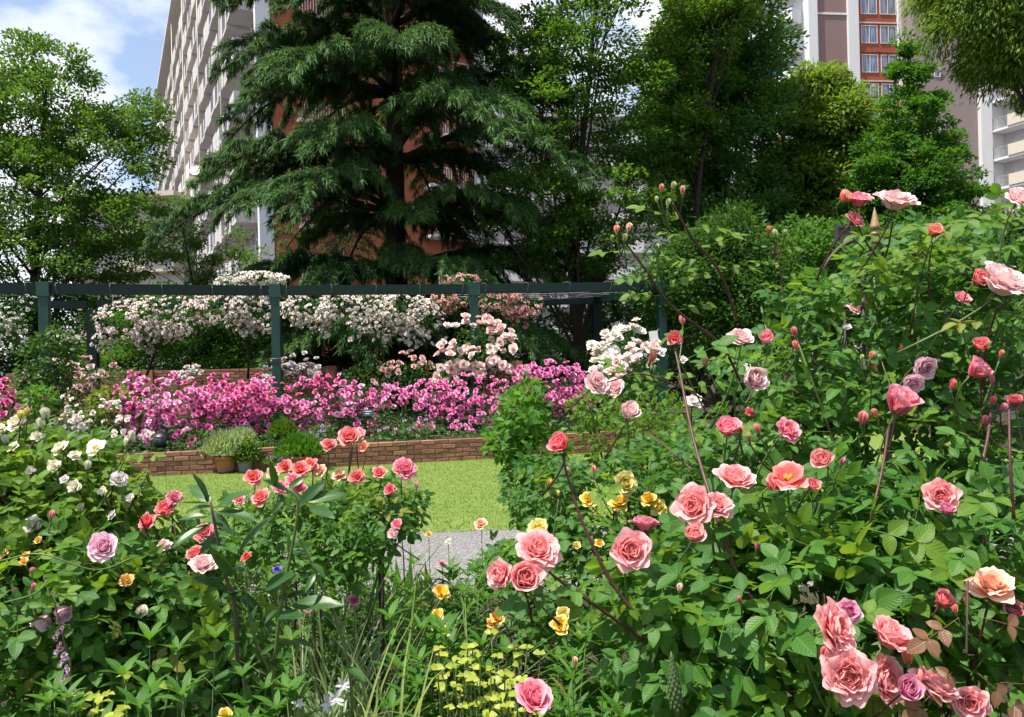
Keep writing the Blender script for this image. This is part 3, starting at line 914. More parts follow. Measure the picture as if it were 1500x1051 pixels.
# ginkgo: tiers of upswept sprays round a straight trunk
gk = []
for k in range(11):
    t = k / 10; py = 62 + t * 270; w = 14 + 105 * t ** .85
    gk.append((1332 + random.uniform(-6, 6), py, 0, w * .55, 24, w * .018))
    gk.append((1332 - w * .62, py + 16, random.uniform(-.5, .5), w * .33, 13, w * .012))
    gk.append((1332 + w * .62, py + 12, random.uniform(-.5, .5), w * .33, 13, w * .012))
gk += [(1335, 380, 0, 110, 70, 2), (1340, 440, 0, 120, 60, 2)]
tree('ginkgo_tree', 'bright green cone shaped tree with a pointed tip before the mauve wall', (1334, 0), gk, 22, 'tree_g', 520, 110, .12, .34, .14, flat=.45, nlimb=22, fork=.6)
tree('willow_tree', 'drooping fine leaved tree hanging in at the upper right corner', (1600, 0),
     [(1440, 20, 0, 60, 50, 1.2), (1490, 70, 0, 60, 55, 1.3), (1395, -10, .3, 40, 40, .9), (1520, 0, 0, 90, 60, 1.6), (1470, -60, 0, 100, 60, 1.6), (1560, 90, 0, 70, 60, 1.3)],
     14, 'tree_o', 300, 240, .11, .36, .2, flat=.8, droop=1.1, lw=.22, nlimb=16, base_z=0)

_keep = rng
rng = np.random.default_rng(23)
# --- the cedar: whorls of drooping boughs, each bough a part
cb = P(582, 545, 22.0); cb[2] = .33
ced = thing('cedar_tree', 'huge dark cedar with tiers of drooping boughs in front of the orange end wall', 'tree', tuple(cb), 'trees behind the pergola')
ctop = cb + np.array([.3, 0, 25.5])
tp = smooth_path([cb, cb + [.05, 0, 5], cb + [.1, 0, 14], ctop], 20)
wobj('trunk', tube(tp, np.linspace(.40, .04, 20), 12), M['bark'], ced)
def bough(z, az, L, nt):
    s = np.interp(z, tp[:, 2], np.arange(20)); i = int(min(s, 18)); st = tp[i] + (tp[i + 1] - tp[i]) * (s - i)
    u = np.array([math.cos(az), math.sin(az), 0]); v = np.array([-u[1], u[0], 0])
    rise = rng.uniform(.06, .18) * L; fall = rng.uniform(.22, .38) * L
    def ax(t): return st + u * (L * t)[:, None] + np.array([0, 0, 1.0]) * (rise * np.sin(np.pi * np.minimum(t, 1) * .62) - fall * t ** 3)[:, None]
    tt = np.linspace(0, 1, 10)
    g = [xf(tube(ax(tt), np.linspace(.055 + .012 * L, .012, 10), 5), m=1)]
    # side branchlets
    nb = int(7 + L * 3.4); parts = []
    tb = np.linspace(.18, 1.0, nb) ** .9; start = ax(tb)
    for j in range(nb):
        t = tb[j]; side = 1 if j % 2 else -1
        bl = L * (.22 * math.sin(math.pi * min(1, .15 + t * .8)) + .06) * rng.uniform(.7, 1.25)
        if t > .93: bl *= .6
        dirv = nrm(u * rng.uniform(.55, 1.1) + v * side * rng.uniform(.5, 1.1) + [0, 0, rng.uniform(-.05, .15)])
        m = max(6, int(nt * bl / L))
        q = rng.uniform(0, 1, m) ** .85
        pos = start[j] + dirv * (bl * q)[:, None]; pos[:, 2] += .10 * bl * np.sin(q * 2.2) - .42 * bl * q ** 2.4
        pos += rng.normal(0, .03, (m, 3))
        hang = rng.uniform(0, 1, m) < .5
        # hanging sprays spring from the same twig and droop below it
        dd = nrm(dirv + rng.normal(0, .55, (m, 3)) + np.where(hang, -1.5, -.15)[:, None] * np.array([0, 0, 1.0]))
        ln = np.where(hang, rng.uniform(.12, .34, m), rng.uniform(.08, .16, m))
        tint = np.clip(.12 + .40 * q + .30 * t + np.where(hang, -.05, .12) + rng.normal(0, .12, m), 0, 1)  # inner shade and lit bough tops are put into the needle tint
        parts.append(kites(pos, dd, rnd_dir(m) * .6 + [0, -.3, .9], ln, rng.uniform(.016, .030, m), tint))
        if j % 2 == 0: g.append(xf(tube(np.stack([start[j], start[j] + dirv * bl * .75 - [0, 0, .12 * bl]]), [.02, .006], 4, False), m=1))
    return join(g + parts), st
z = 2.5; w = 0
while z < 24:
    t = (z - 2) / 23.5
    L0 = 5.7 * (1 - t) ** .42 + .3
    nbgh = 12 if z < 14 else 6
    a0 = rng.uniform(0, 6.28)
    for k in range(nbgh):
        zz = z + rng.normal(0, .16); az = a0 + k * 2 * math.pi / nbgh + rng.normal(0, .16); L = L0 * (rng.uniform(.78, 1.12) if k % 4 else rng.uniform(.4, .65))
        front = -math.sin(az)
        if z < 5.5 and front > .25: L *= .78
        g, st = bough(zz, az, L, (2100 if front > -.5 else 900) if z < 13 else 300)
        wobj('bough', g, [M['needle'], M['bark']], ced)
    z += rng.uniform(1.5, 1.7) if z < 14 else .9

rng = _keep
# --- smaller trees and shrubs behind the pergola
def shrub(label, blobs, d, mat, ncl, per, size, cr, name='shrub', cat='shrub', group='shrubs behind the pergola', stems=5, base_z=.33, lw=.5):
    C, Rr = blob_list(blobs, d)
    c = C.mean(0); base = np.array([c[0], c[1], base_z])
    r = thing(name, label, cat, tuple(base), group)
    g, cp = crown_geo(C, Rr, ncl, per, size, cr, .7, .1, lw)
    wobj('foliage', g, M[mat], r)
    ss = []
    for k in range(stems):
        e = cp[rng.integers(len(cp))]; s = base + np.array([rng.normal(0, .12), rng.normal(0, .12), 0])
        ss.append(tube(bez(s, s * .5 + e * .5 + [0, 0, .2], e, 6), np.linspace(.04, .01, 6), 5))
    wobj('stems', join(ss), M['bark'], r)
    return r
tree('young_maple_tree', 'small bright green tree at the foot of the balconied apartment block', (300, 0),
     [(300, 345, 0, 60, 45, 1.2), (250, 395, 0, 80, 45, 1.4), (345, 400, 0, 60, 40, 1.2), (262, 300, .3, 14, 20, .5), (200, 330, .3, 60, 40, 1.2)], 27, 'tree_l', 130, 90, .11, .36, .08, nlimb=14)
tree('young_maple_tree', 'small leafy tree behind the white climbing rose at the left', (205, 0),
     [(200, 520, 0, 80, 50, 1.0), (310, 500, .3, 80, 60, 1.0), (250, 460, 0, 90, 40, 1.0)], 20.5, 'tree_m', 130, 90, .10, .34, .07, nlimb=14)
lab = ['dark shrub under the tree at the far left edge', 'deep green shrub behind the left pergola post', 'mid green shrub behind the brick wall under the white roses',
       'leafy shrub behind the second green pergola post', 'shaded shrub under the drooping cedar boughs', 'dark green shrub left of the pale pink pillar rose',
       'dark shrub right of the pillar rose under the beam', 'very dark shrub beside the pale tree trunk', 'shaded shrub behind the white bush rose', 'dark shrub behind the right end of the pergola']
for i, l in enumerate(lab):
    px = 10 + i * 112
    shrub(l, [(px, 500, 0, 75, 62, 1.1), (px + 40, 455, .4, 60, 40, .9), (px - 30, 540, -.2, 60, 40, .8)], 22.6 + (i % 3) * .5, 'tree_d' if i % 3 else 'under', 110, 75, .13, .36)
shrub('broad fresh green shrub below the dense tall tree', [(1030, 395, 0, 75, 50, 1.2), (1075, 350, .2, 45, 40, .9), (1110, 430, 0, 90, 60, 1.2), (985, 430, 0, 60, 70, 1.1), (1070, 480, -.2, 110, 70, 1.2)], 16.5, 'under', 260, 100, .105, .36)
shrub('dark green shrub in deep shade between the olive tree and the rose arch', [(1190, 390, 0, 90, 70, 1.2), (1260, 420, 0, 90, 80, 1.2), (1180, 480, 0, 100, 70, 1.2)], 18, 'tree_d', 200, 90, .12, .36, base_z=0)
shrub('green shrub behind the right side of the rose arch', [(1400, 370, 0, 90, 60, 1.2), (1480, 380, 0, 80, 80, 1.2), (1440, 450, 0, 110, 80, 1.2)], 15, 'under', 200, 90, .10, .34, base_z=0)
# ------------------------------------------------------------------ leaves and flowers
def leaflet(L, Wd, nv=6, nu=2, fold=.25, droop=.12, pw=.85, tipw=1.0, wav=0.0):
    us = np.linspace(-1, 1, 2 * nu + 1); V, U = [], []
    for i in range(nv + 1):
        t = i / nv
        w = Wd * .5 * (math.sin(math.pi * min(1, t ** pw)) ** .8) * (1 - .12 * t) * tipw if 0 < t < 1 else 0.0015
        for u in us:
            ww = w * (1 + wav * math.sin(t * 40) * abs(u))
            V.append((u * ww, L * t, fold * abs(u) * w - droop * L * t * t + .02 * Wd * math.sin(t * 9 + u * 2)))
            U.append((u, t, .5))
    k = len(us); F = [[i * k + j, i * k + j + 1, (i + 1) * k + j + 1, (i + 1) * k + j] for i in range(nv) for j in range(k - 1)]
    return G(V, F, U)

def rose_leaf(sc, seed, n_pairs=2, nv=6, nu=2):
    r = np.random.default_rng(seed); gs = []
    Lr = sc * (1.1 + .55 * n_pairs)
    rach = np.array([[0, 0, 0], [0, Lr * .5, .04 * sc], [0, Lr, -.02 * sc]])
    gs.append(tube(rach, np.array([.022, .018, .014]) * sc, 3, False))
    gs[0].U[:, 0] = 0.0
    def leafat(t, ang, s):
        lf = leaflet(sc * s, sc * s * .66 * r.uniform(.9, 1.1), nv, nu, r.uniform(.12, .4), r.uniform(.02, .22), .78, 1.0, .05)
        lf.U[:, 2] = r.uniform(.3, .7)
        T = rotz(ang) @ roty(r.normal(0, .22)) @ rotx(r.normal(-.06, .15))
        gs.append(xf(lf, T, (0, Lr * t, .03 * sc * math.sin(3 * t))))
    leafat(1.0, r.normal(0, .1), r.uniform(.95, 1.1))
    for k in range(n_pairs):
        t = .92 - .42 * k
        for s in (-1, 1): leafat(t, s * r.uniform(.95, 1.3), r.uniform(.78, .98) - .1 * k)
    return join(gs)

def petal(r0, h, th0, th1, w, cup, r, nu=4, nv=4, wave=.06, notch=.12):
    us = np.linspace(-1, 1, nu + 1); V, U = [], []
    x, z = r0, 0.0; prof = [(x, z)]
    for i in range(nv):
        th = th0 + (th1 - th0) * ((i + .5) / nv) ** 1.3
        x += math.sin(th) * h / nv; z += math.cos(th) * h / nv; prof.append((x, z))
    ph = r.uniform(0, 6)
    for i in range(nv + 1):
        v = i / nv; wv = w * (.32 + .68 * math.sin(math.pi * (.06 + .60 * v)))
        if i == nv: wv *= .82
        for u in us:
            e = (abs(u) ** 2) * v
            th = th0 + (th1 - th0) * v
            X, Z = prof[i]
            back = notch * h * e * (1.3 if i == nv else .5)
            X2 = X - cup * wv * u * u * .6 - math.sin(th) * back + wave * v * math.sin(u * 4 + ph) * w
            Z2 = Z - math.cos(th) * back + wave * v * math.cos(u * 5 + ph * 1.7) * w
            V.append((X2, wv * u, Z2)); U.append((0, v, 0))
    k = nu + 1; F = [[i * k + j, i * k + j + 1, (i + 1) * k + j + 1, (i + 1) * k + j] for i in range(nv) for j in range(nu)]
    return G(V, F, U)

def rose(kind, seed):
    """bloom of about unit radius, facing +z, petals only (material 0), hip and sepals (1), stamens (2)"""
    r = np.random.default_rng(seed); gs = []
    cfg = dict(cup=(54, 1.0), full=(74, 1.0), half=(30, .8), open=(13, 1.0), semi=(24, 1.0), small=(18, 1.0))[kind]
    n = cfg[0]; hi = kind in ('cup', 'full', 'half')
    nu, nv = (6, 5) if hi else ((4, 4) if kind in ('open', 'semi') else (2, 3))
    for i in range(n):
        f = i / (n - 1)
        a = i * 2.39996 + r.normal(0, .18)
        if kind == 'cup':
            p = petal(.03 + .20 * f, .40 + .46 * f, R(-2 + 34 * f ** 1.1), R(-30 + 124 * f ** 1.5), .20 + .34 * f ** .7, 1.0 - .5 * f, r, nu, nv, .10)
        elif kind == 'full':
            p = petal(.02 + .26 * f, .36 + .44 * f, R(0 + 52 * f ** .9), R(-34 + 140 * f ** 1.25), .17 + .34 * f ** .8, 1.1 - .6 * f, r, nu, nv, .13)
        elif kind == 'half':
            p = petal(.02 + .12 * f, .62 + .38 * f, R(8 + 18 * f), R(-26 + 70 * f ** 1.8), .24 + .30 * f, 1.3 - .5 * f, r, nu, nv, .07)
        elif kind == 'open':
            p = petal(.05 + .06 * f, .60 + .36 * f, R(38 + 22 * f), R(48 + 46 * f), .34 + .10 * f, .3, r, nu, nv, .12)
        elif kind == 'semi':
            p = petal(.04 + .08 * f, .50 + .45 * f, R(12 + 45 * f), R(0 + 92 * f), .26 + .20 * f, .6, r, nu, nv, .12)
        else:
            p = petal(.03 + .12 * f, .55 + .40 * f, R(8 + 45 * f), R(-15 + 105 * f), .28 + .24 * f, .5, r, nu, nv, .10)
        p.U[:, 0] = f; p.U[:, 2] = r.uniform(0, 1)
        p = xf(p, rotz(a) @ roty(r.normal(0, .10)), (0, 0, r.normal(0, .02) - .10 * f))
        gs.append(p)
    g = join(gs)
    rad = np.hypot(g.V[:, 0], g.V[:, 1]).max() * .93; g.V /= rad
    ex = []
    if kind in ('open', 'semi'):
        m = 26; aa = r.uniform(0, 6.3, m); rr = r.uniform(.03, .2, m)
        T = frames(nrm(np.stack([np.cos(aa) * rr * 2, np.sin(aa) * rr * 2, np.full(m, .6)], -1)), rnd_dir(m)) * np.array([.05, .30, .05])
        ex.append(xf(inst(octa, T[:, :, [0, 2, 1]] * np.array([1, 1, 1]), np.stack([np.cos(aa) * rr, np.sin(aa) * rr, np.full(m, .12)], -1)), m=2))
    hip = lathe([(.02, -.34), (.10, -.30), (.14, -.20), (.10, -.10), (.16, -.04), (.05, .02)], 8 if hi else 6)
    ex.append(xf(hip, m=1))
    if kind != 'small':
        for k in range(5):
            s = leaflet(.55, .16, 4, 1, .2, .3)
            ex.append(xf(s, rotz(k * 1.2566 + .3) @ rotx(R(-12)), (0, 0, -.08), 1))
    return join([g] + ex), g, join(ex)

def bud(seed, fat=1.0):
    r = np.random.default_rng(seed); gs = []
    for i in range(7):
        p = petal(.04, .95, R(24 * fat), R(-34), .34 * fat, 1.5, r, 3, 4, .03); p.U[:, 0] = .3 + i * .1; p.U[:, 2] = r.uniform(0, .6)
        gs.append(xf(p, rotz(i * 2.4), (0, 0, 0)))
    gs.append(xf(lathe([(.02, -.42), (.12, -.36), (.17, -.2), (.13, -.06), (.20, .08), (.05, .12)], 8), m=1))
    for k in range(5):
        s = leaflet(.72, .22, 4, 1, .25, -.10 if k % 2 else .25)
        gs.append(xf(s, rotz(k * 1.2566) @ rotx(R(62 if k % 2 else 25)), (0, 0.12, 0) @ rotz(k * 1.2566).T, 1))
    g = join(gs); g.V *= [1.0, 1.0, 1.35]
    return g

CALYX = {}
def bloom_mesh(kind, seed, mats):
    full, pet, ex = rose(kind, seed)
    me = mesh('rose_bloom', pet, mats)
    CALYX[me.name] = mesh('calyx', ex, mats)
    return me
def add_calyx(o):
    c = bpy.data.objects.new('calyx', CALYX[o.data.name]); c.parent = o; COL.objects.link(c)
PM = [M['petal'], M['sepal'], M['stamen']]
PP = [M['petal_pale'], M['sepal'], M['stamen']]
BL = {k: [bloom_mesh(k, 40 + 7 * i, PM) for i in range(n)] for k, n in (('cup', 7), ('full', 7), ('half', 5), ('open', 3), ('semi', 5))}
BLP = {k: [bloom_mesh(k, 140 + 7 * i, PP) for i in range(n)] for k, n in (('cup', 3), ('full', 3), ('half', 2), ('open', 3), ('semi', 3))}
BUD = [mesh('rose_bud', bud(i, 1 + .12 * i), PM) for i in range(3)]
BUDP = [mesh('rose_bud', bud(i + 9, 1 + .12 * i), PP) for i in range(3)]
small_g = [rose('small', 300 + i)[0] for i in range(4)]
SM = [mesh('rose_bloom', g, [M['petal_small'], M['sepal'], M['stamen']]) for g in small_g]

def face(dirv, spin=None):
    d = nrm(np.asarray(dirv, float)); ref = np.array([.3, .2, 1.0]) if abs(d[2]) < .9 else np.array([1.0, 0, 0])
    x = nrm(np.cross(ref, d)); y = np.cross(d, x)
    T = np.stack([x, y, d], -1)
    return T @ rotz(random.uniform(0, 6.28) if spin is None else spin)

# ------------------------------------------------------------------ bedding roses along the low wall
MAG = [lin('#ea6cba'), lin('#e552aa'), lin('#f29ed2'), lin('#df5cb2'), lin('#f5c2e2'), lin('#e84a9e')]
leaf2 = leaflet(1, .6, 2, 1, .3, .15)
def foliage_fill(C, Rr, n, size, lo=.35, up=.8, pw=.5):
    pos, out, _ = sample_blobs(C, Rr, n, lo, pw)
    d = nrm(out * .8 + rng.normal(0, .6, (n, 3)) - [0, 0, .15]); nn = nrm(out * .5 + [0, -.1, up] + rng.normal(0, .45, (n, 3)))
    T = frames(d, nn) * (rng.uniform(.7, 1.3, n) * size)[:, None, None]
    return inst(leaf2, T, pos, np.clip(rng.normal(.45, .25, n), 0, 1))

PK = 'magenta pink bedding roses above the low wall'
def flower_bush(label, blobs, d, nleaf, nbloom, colors, size, leafmat='hedge', group=None, name='rose_bush', cat='rose bush', leafsize=.05, face_bias=1.0, extra=(), clumps=14, base_z=.33, zlo=-.35, sc_rand=.25, spread=1.7, mult=4.2):
    C, Rr = blob_list(blobs, d)
    base = np.array([C[:, 0].mean(), C[:, 1].mean(), base_z])
    r = thing(name, label, cat, tuple(base), group)
    fb = foliage_fill(C + [0, .05, -.12], Rr * [1, 1, 1.12], int(nleaf * 1.8), leafsize)
    wobj('foliage', fb, M[leafmat], r)
    st = []
    for k in range(7):
        c = C[k % len(C)]; e = c + rnd_dir(1)[0] * Rr[k % len(C)] * .7; s = base + [rng.normal(0, .08), rng.normal(0, .08), 0]
        st.append(tube(bez(s, s * .6 + e * .4 + [0, 0, .15], e, 5), np.linspace(.012, .005, 5), 5))
    wobj('stems', join(st), M['stem_g'], r)
    # blooms sit in clusters on the sunny outside of the bush
    cp, out, bi = sample_blobs(C, Rr, 400, .94, 1)
    keep = (out[:, 1] < .15) & (out[:, 2] > zlo)
    cp, out = cp[keep][:clumps * (2 if group == PK else 1)], out[keep][:clumps * (2 if group == PK else 1)]
    cl = rng.uniform(0, 1, len(cp))
    pts = []
    for k in range(min(290, int(nbloom * mult))):
        j = rng.integers(len(cp))
        q = cp[j] + out[j] * .05 + rng.normal(0, size * spread, 3) * [1.25, .7, .75]
        pts.append((q, out[j], cl[j]))
    for (px, py) in extra:
        pts.append((P(px, py, d - Rr[0][1] * .9), np.array([0, -1, .4]), .5))
    for q, o_, c in pts:
        dv = nrm(o_ * .6 + [0, -.55, .6] + rng.normal(0, .35, 3))
        ci = int(np.clip(c * len(colors) + rng.normal(0, 1.1), 0, len(colors) - 1))
        s = size * (.86 if group == PK else 1.0) * rng.uniform(1 - sc_rand, 1 + sc_rand)
        place('rose_bloom', random.choice(SM), r, face(dv) * s, q, colors[ci])
    return r

PK = 'magenta pink bedding roses above the low wall'
flower_bush('largest clump of mauve pink roses, spilling over the brick wall left of the pots', [(245, 597, 0, 62, 39, .42), (250, 635, -.15, 45, 28, .35), (205, 595, .1, 30, 26, .3)], 12.9, 1700, 120, [MAG[2], MAG[0], MAG[3], MAG[4], MAG[0], MAG[1]], .070, group=PK, clumps=22, zlo=-.6, extra=[(225, 655), (258, 652), (267, 640), (215, 632)])
flower_bush('tall magenta rose clump just left of the second pergola post', [(335, 600, 0, 45, 37, .4), (350, 630, -.1, 30, 28, .3)], 13.3, 1100, 66, [MAG[1], MAG[5], MAG[0], MAG[1]], .068, group=PK, clumps=12, zlo=-.5)
flower_bush('pink rose clump at the foot of the second pergola post', [(395, 600, 0, 40, 33, .4), (420, 625, 0, 45, 37, .4)], 13.7, 1200, 52, [MAG[5], MAG[1], MAG[0], MAG[2]], .064, group=PK, clumps=11)
flower_bush('broad pink rose clump between the second post and the teal plant label', [(480, 595, 0, 55, 33, .45), (535, 590, .1, 45, 31, .4), (500, 630, 0, 60, 28, .4)], 13.9, 1700, 100, MAG, .066, group=PK, clumps=20)
flower_bush('low pink rose clump in front of the pale pink pillar rose', [(635, 600, 0, 48, 31, .4), (690, 595, .1, 45, 31, .4), (655, 630, 0, 55, 26, .4)], 14.2, 1600, 92, [MAG[0], MAG[1], MAG[2], MAG[0]], .066, group=PK, clumps=18, extra=[(626, 612), (632, 606)])
flower_bush('tallest pink rose clump, right of the pillar rose below the shaded tree trunk', [(795, 578, 0, 60, 33, .45), (790, 605, 0, 55, 31, .4), (835, 580, .1, 30, 33, .3)], 14.4, 1500, 96, [MAG[1], MAG[0], MAG[2], MAG[3]], .068, group=PK, clumps=18, extra=[(800, 530), (780, 612)])
flower_bush('pink rose clump at the far left edge behind the cream roses', [(15, 603, 0, 45, 24, .4), (-30, 605, 0, 50, 28, .4)], 12.6, 900, 40, [MAG[1], MAG[0], MAG[5]], .072, group=PK, clumps=9, extra=[(72, 590), (75, 586)])

# pillar rose, small back-bed roses
SH = [lin('#f4d6d0'), lin('#f8e4de'), lin('#efc4c2'), lin('#f5dad5')]
flower_bush('tall pale pink rose clothing the third pergola post like a pillar', [(700, 508, 0, 42, 38, .5), (680, 540, 0, 40, 30, .45), (730, 525, 0, 28, 40, .4)], 15.1, 1500, 74, SH, .098, name='pillar_rose', cat='climbing rose', leafsize=.07, clumps=30, zlo=-.8, spread=.9, mult=1.5, extra=[(655, 478), (660, 520), (668, 555), (704, 548), (752, 512)])
flower_bush('low shaded rose bush with a few shell pink flowers behind the broad pink clump', [(560, 545, 0, 65, 22, .5), (620, 548, 0, 40, 20, .4)], 16.2, 900, 6, [lin('#dba69b'), lin('#e8c4bb')], .075, clumps=10, leafsize=.07)
flower_bush('dark leaved rose bush with faded pink flowers in front of the left brick wall', [(150, 560, 0, 60, 26, .5), (95, 575, 0, 40, 24, .4)], 15.5, 900, 20, [lin('#c9a09a'), lin('#dcc5bb')], .075, clumps=8, leafsize=.07)
WH = [lin('#f3efe6'), lin('#f7f4ec'), lin('#efe6da')]
flower_bush('white bush rose with flat flower heads beside the right end post', [(915, 512, 0, 32, 26, .5), (920, 485, .1, 20, 14, .3), (900, 545, 0, 40, 36, .5)], 13.0, 1100, 66, WH, .085, clumps=8, leafsize=.065, zlo=.15, spread=1.0, mult=.75, extra=[(866, 505), (950, 512)])
flower_bush('blush white roses low at the right behind the salmon rose canes', [(900, 555, 0, 45, 18, .4), (940, 540, 0, 40, 20, .4)], 10.5, 700, 12, [lin('#f1e4de'), lin('#ead0ca')], .08, clumps=7, leafsize=.06, base_z=0)
flower_bush('grey white small rose behind the foot of the second post', [(430, 555, 0, 30, 18, .3), (290, 560, 0, 14, 12, .2)], 15.4, 400, 26, [lin('#ddd6cf'), lin('#cfc4c4')], .065, clumps=7, leafsize=.05)
flower_bush('white tufted flowers in the bed behind the cream roses', [(125, 615, 0, 55, 30, .4), (160, 640, 0, 50, 22, .35), (90, 640, 0, 40, 22, .35)], 12.4, 1300, 24, WH, .048, name='white_flower_bush', cat='flower bush', clumps=12, leafsize=.05, leafmat='under')

# tall leafy shrub against the left post; soft foliage clumps in the bed
def leafy(label, blobs, d, n, size, mat, name='shrub', cat='shrub', group=None, base_z=.33, up=.8):
    C, Rr = blob_list(blobs, d); base = np.array([C[:, 0].mean(), C[:, 1].mean(), base_z])
    r = thing(name, label, cat, tuple(base), group)
    wobj('foliage', foliage_fill(C, Rr, n, size, up=up), M[mat], r)
    st = []
    for k in range(5):
        c = C[k % len(C)]; e = c + rnd_dir(1)[0] * Rr[k % len(C)] * .6
        st.append(tube(bez(base + [rng.normal(0, .05), 0, 0], base * .5 + e * .5, e, 5), np.linspace(.014, .005, 5), 5))
    wobj('stems', join(st), M['stem_b'], r)
    return r
leafy('upright dark green shrub hiding the foot of the left pergola post', [(70, 530, 0, 40, 40, .4), (60, 570, 0, 40, 40, .45), (85, 500, 0, 20, 22, .25)], 12.9, 1300, .10, 'under')
leafy('light green leafy perennial left of the mauve pink roses', [(165, 590, 0, 40, 24, .3), (150, 615, 0, 30, 22, .3)], 12.7, 600, .09, 'peren', 'perennial', 'perennial')
leafy('spiky green perennial in front of the left post shrub', [(58, 590, -.4, 22, 26, .25)], 12.3, 300, .10, 'peren', 'perennial', 'perennial')
leafy('green bedding plant at the foot of the mauve pink roses beside the pots', [(290, 645, 0, 38, 14, .25), (180, 650, 0, 40, 16, .3)], 12.5, 700, .06, 'peren', 'perennial', 'perennial')
leafy('dark green bedding plants between the pink rose clumps along the wall', [(560, 620, 0, 18, 30, .25), (585, 628, 0, 24, 22, .25), (730, 625, 0, 30, 22, .3)], 13.3, 700, .06, 'hedge', 'perennial', 'perennial')
# ground cover along the whole bed edge
n = 7000
x = rng.uniform(-7.2, 3.2, n); y = np.interp(x, WALL[:, 0], WALL[:, 1]) + .1 + rng.uniform(0, 1, n) ** 1.4 * 2.2
pos = np.stack([x, y, .34 + rng.uniform(0, .22, n) * (.6 + .4 * np.sin(x * 3))], -1)
T = frames(rnd_dir(n) * [1, 1, .5] + [0, 0, .2], rnd_dir(n) * .6 + [0, -.2, 1]) * (rng.uniform(.03, .08, n))[:, None, None]
tag(wobj('ground_cover', inst(leaf2, T, pos, rng.uniform(0, 1, n)), M['hedge']), 'low green ground cover along the bed behind the brick wall', 'ground cover', kind='stuff')
# little purple and pink edging flowers
for k, (px, py, w, l) in enumerate([(595, 630, 40, 'small lilac edging flowers on the wall top under the teal label'), (470, 632, 20, 'small lilac edging flowers behind the right hand pots'), (980, 632, 60, 'lilac violas behind the salmon rose canes at the right')]):
    dd = 13.2 if k < 2 else 11
    C = P(px, py, dd); r = thing('viola_patch', l, 'flowers', tuple(C * [1, 1, 0] + [0, 0, .33]))
    wobj('foliage', foliage_fill(np.array([C]), np.array([(m_of(w, dd), .2, m_of(9, dd))]), 250, .05), M['peren'], r)
    for j in range(9):
        q = C + [rng.uniform(-1, 1) * m_of(w, dd), -.18, rng.normal(0, .07)]
        place('bloom', random.choice(SM), r, face([0, -.8, .6]) * .034, q, lin('#a794cf') if j % 3 else lin('#d29ac6'))

# foxglove-like cream spike
p = P(100, 640, 12.2); top = P(99, 572, 12.2)
fx = thing('foxglove', 'slim cream flower spike standing among the white tufted flowers', 'foxglove', tuple(p * [1, 1, 0] + [0, 0, .33]))
wobj('stem', tube([p, (p + top) / 2 + [.02, 0, 0], top], [.012, .010, .004], 5), M['stem_g'], fx)
for k in range(22):
    t = k / 22; q = p + (top - p) * (.15 + .85 * t); a = k * 2.4
    place('bloom', SM[k % 4], fx, face([math.cos(a), math.sin(a) - .4, -.2]) * (.05 - .032 * t), q + np.array([math.cos(a), math.sin(a), 0]) * .03, lin('#e6dcae'))

# ------------------------------------------------------------------ climbing roses over the pergola
def climber(label, blobs, d, nleaf, nbl, cols, size, mat='hedge', stems_to=()):
    lo_ = max(blobs, key=lambda b: b[3])
    hang = [(b[0] + rng.uniform(-.8, .8) * b[3], b[1] + b[4] * rng.uniform(.5, 1.25), b[2], rng.uniform(9, 20), rng.uniform(8, 20), .22) for b in blobs for _ in range(3) if b[1] > 425]
    C, Rr = blob_list(list(blobs) + hang, d)
    base = np.array([C[:, 0].mean(), C[:, 1].mean(), .33])
    r = thing('climbing_rose', label, 'climbing rose', tuple(base), 'climbing roses on the pergola roof')
    wobj('foliage', foliage_fill(C, Rr, int(nleaf * 1.3), .07, .2), M[mat], r)
    nbl = int(nbl * 2.3); size = size * .74
    pos, out, _ = sample_blobs(C, Rr, nbl * 3, .7, .6)
    nzv = np.sin(pos[:, 0] * 4.1 + pos[:, 2] * 5) + np.sin(pos[:, 0] * 9.7 + 1) * .7 + rng.normal(0, .5, len(pos))
    keep = (out[:, 1] < .4) & (nzv > -1.1); pos, out = pos[keep][:nbl], out[keep][:nbl]
    m = len(pos)
    colr = rng.integers(0, len(cols), m)
    for ci, c in enumerate(cols):
        s = colr == ci; k = s.sum()
        if not k: continue
        gs = []
        vi = rng.integers(0, 4, k); P_, O_ = pos[s], out[s]
        for q in range(4):
            w = vi == q
            if w.any():
                dv = nrm(O_[w] * .6 + [0, -.6, .5] + rng.normal(0, .35, (w.sum(), 3)))
                T = frames(np.cross(dv, rnd_dir(w.sum())), dv) * (size * rng.uniform(.7, 1.25, w.sum()))[:, None, None]
                gs.append(inst(small_g[q], T, P_[w]))
        tag(wobj('blossoms', join(gs), [M['petal_small'], M['sepal'], M['stamen']], r, color=c), kind='stuff')
    for (a, b) in stems_to:
        wobj('cane', tube(bez(np.asarray(a), np.asarray(a) * .5 + np.asarray(b) * .5 + [.15, .1, .2], np.asarray(b), 9), np.linspace(.03, .012, 9), 6), M['bark'], r)
    return r
WC = [lin('#f8f0ea'), lin('#f3e2de'), lin('#ecd3d1'), lin('#f9f4ec')]
climber('drooping mass of blush white roses under the beam between the first and second post',
        [(190, 468, 0, 52, 28, .6), (250, 462, 0, 60, 32, .7), (320, 455, .2, 60, 24, .7), (370, 450, .3, 35, 22, .5), (230, 490, 0, 40, 16, .4)], 16.6, 2600, 430, WC, .062,
        stems_to=[(P(363, 555, 17.6), P(350, 450, 17.0)), (P(215, 550, 17.4), P(230, 470, 16.8))])
climber('mass of white roses piled on top of the pergola at the second post',
        [(372, 411, 0, 52, 12, .5), (345, 415, 0, 30, 10, .4)], 17.2, 700, 190, [WC[0], WC[3]], .062, stems_to=[(P(372, 440, 17.4), P(375, 412, 17.2))])
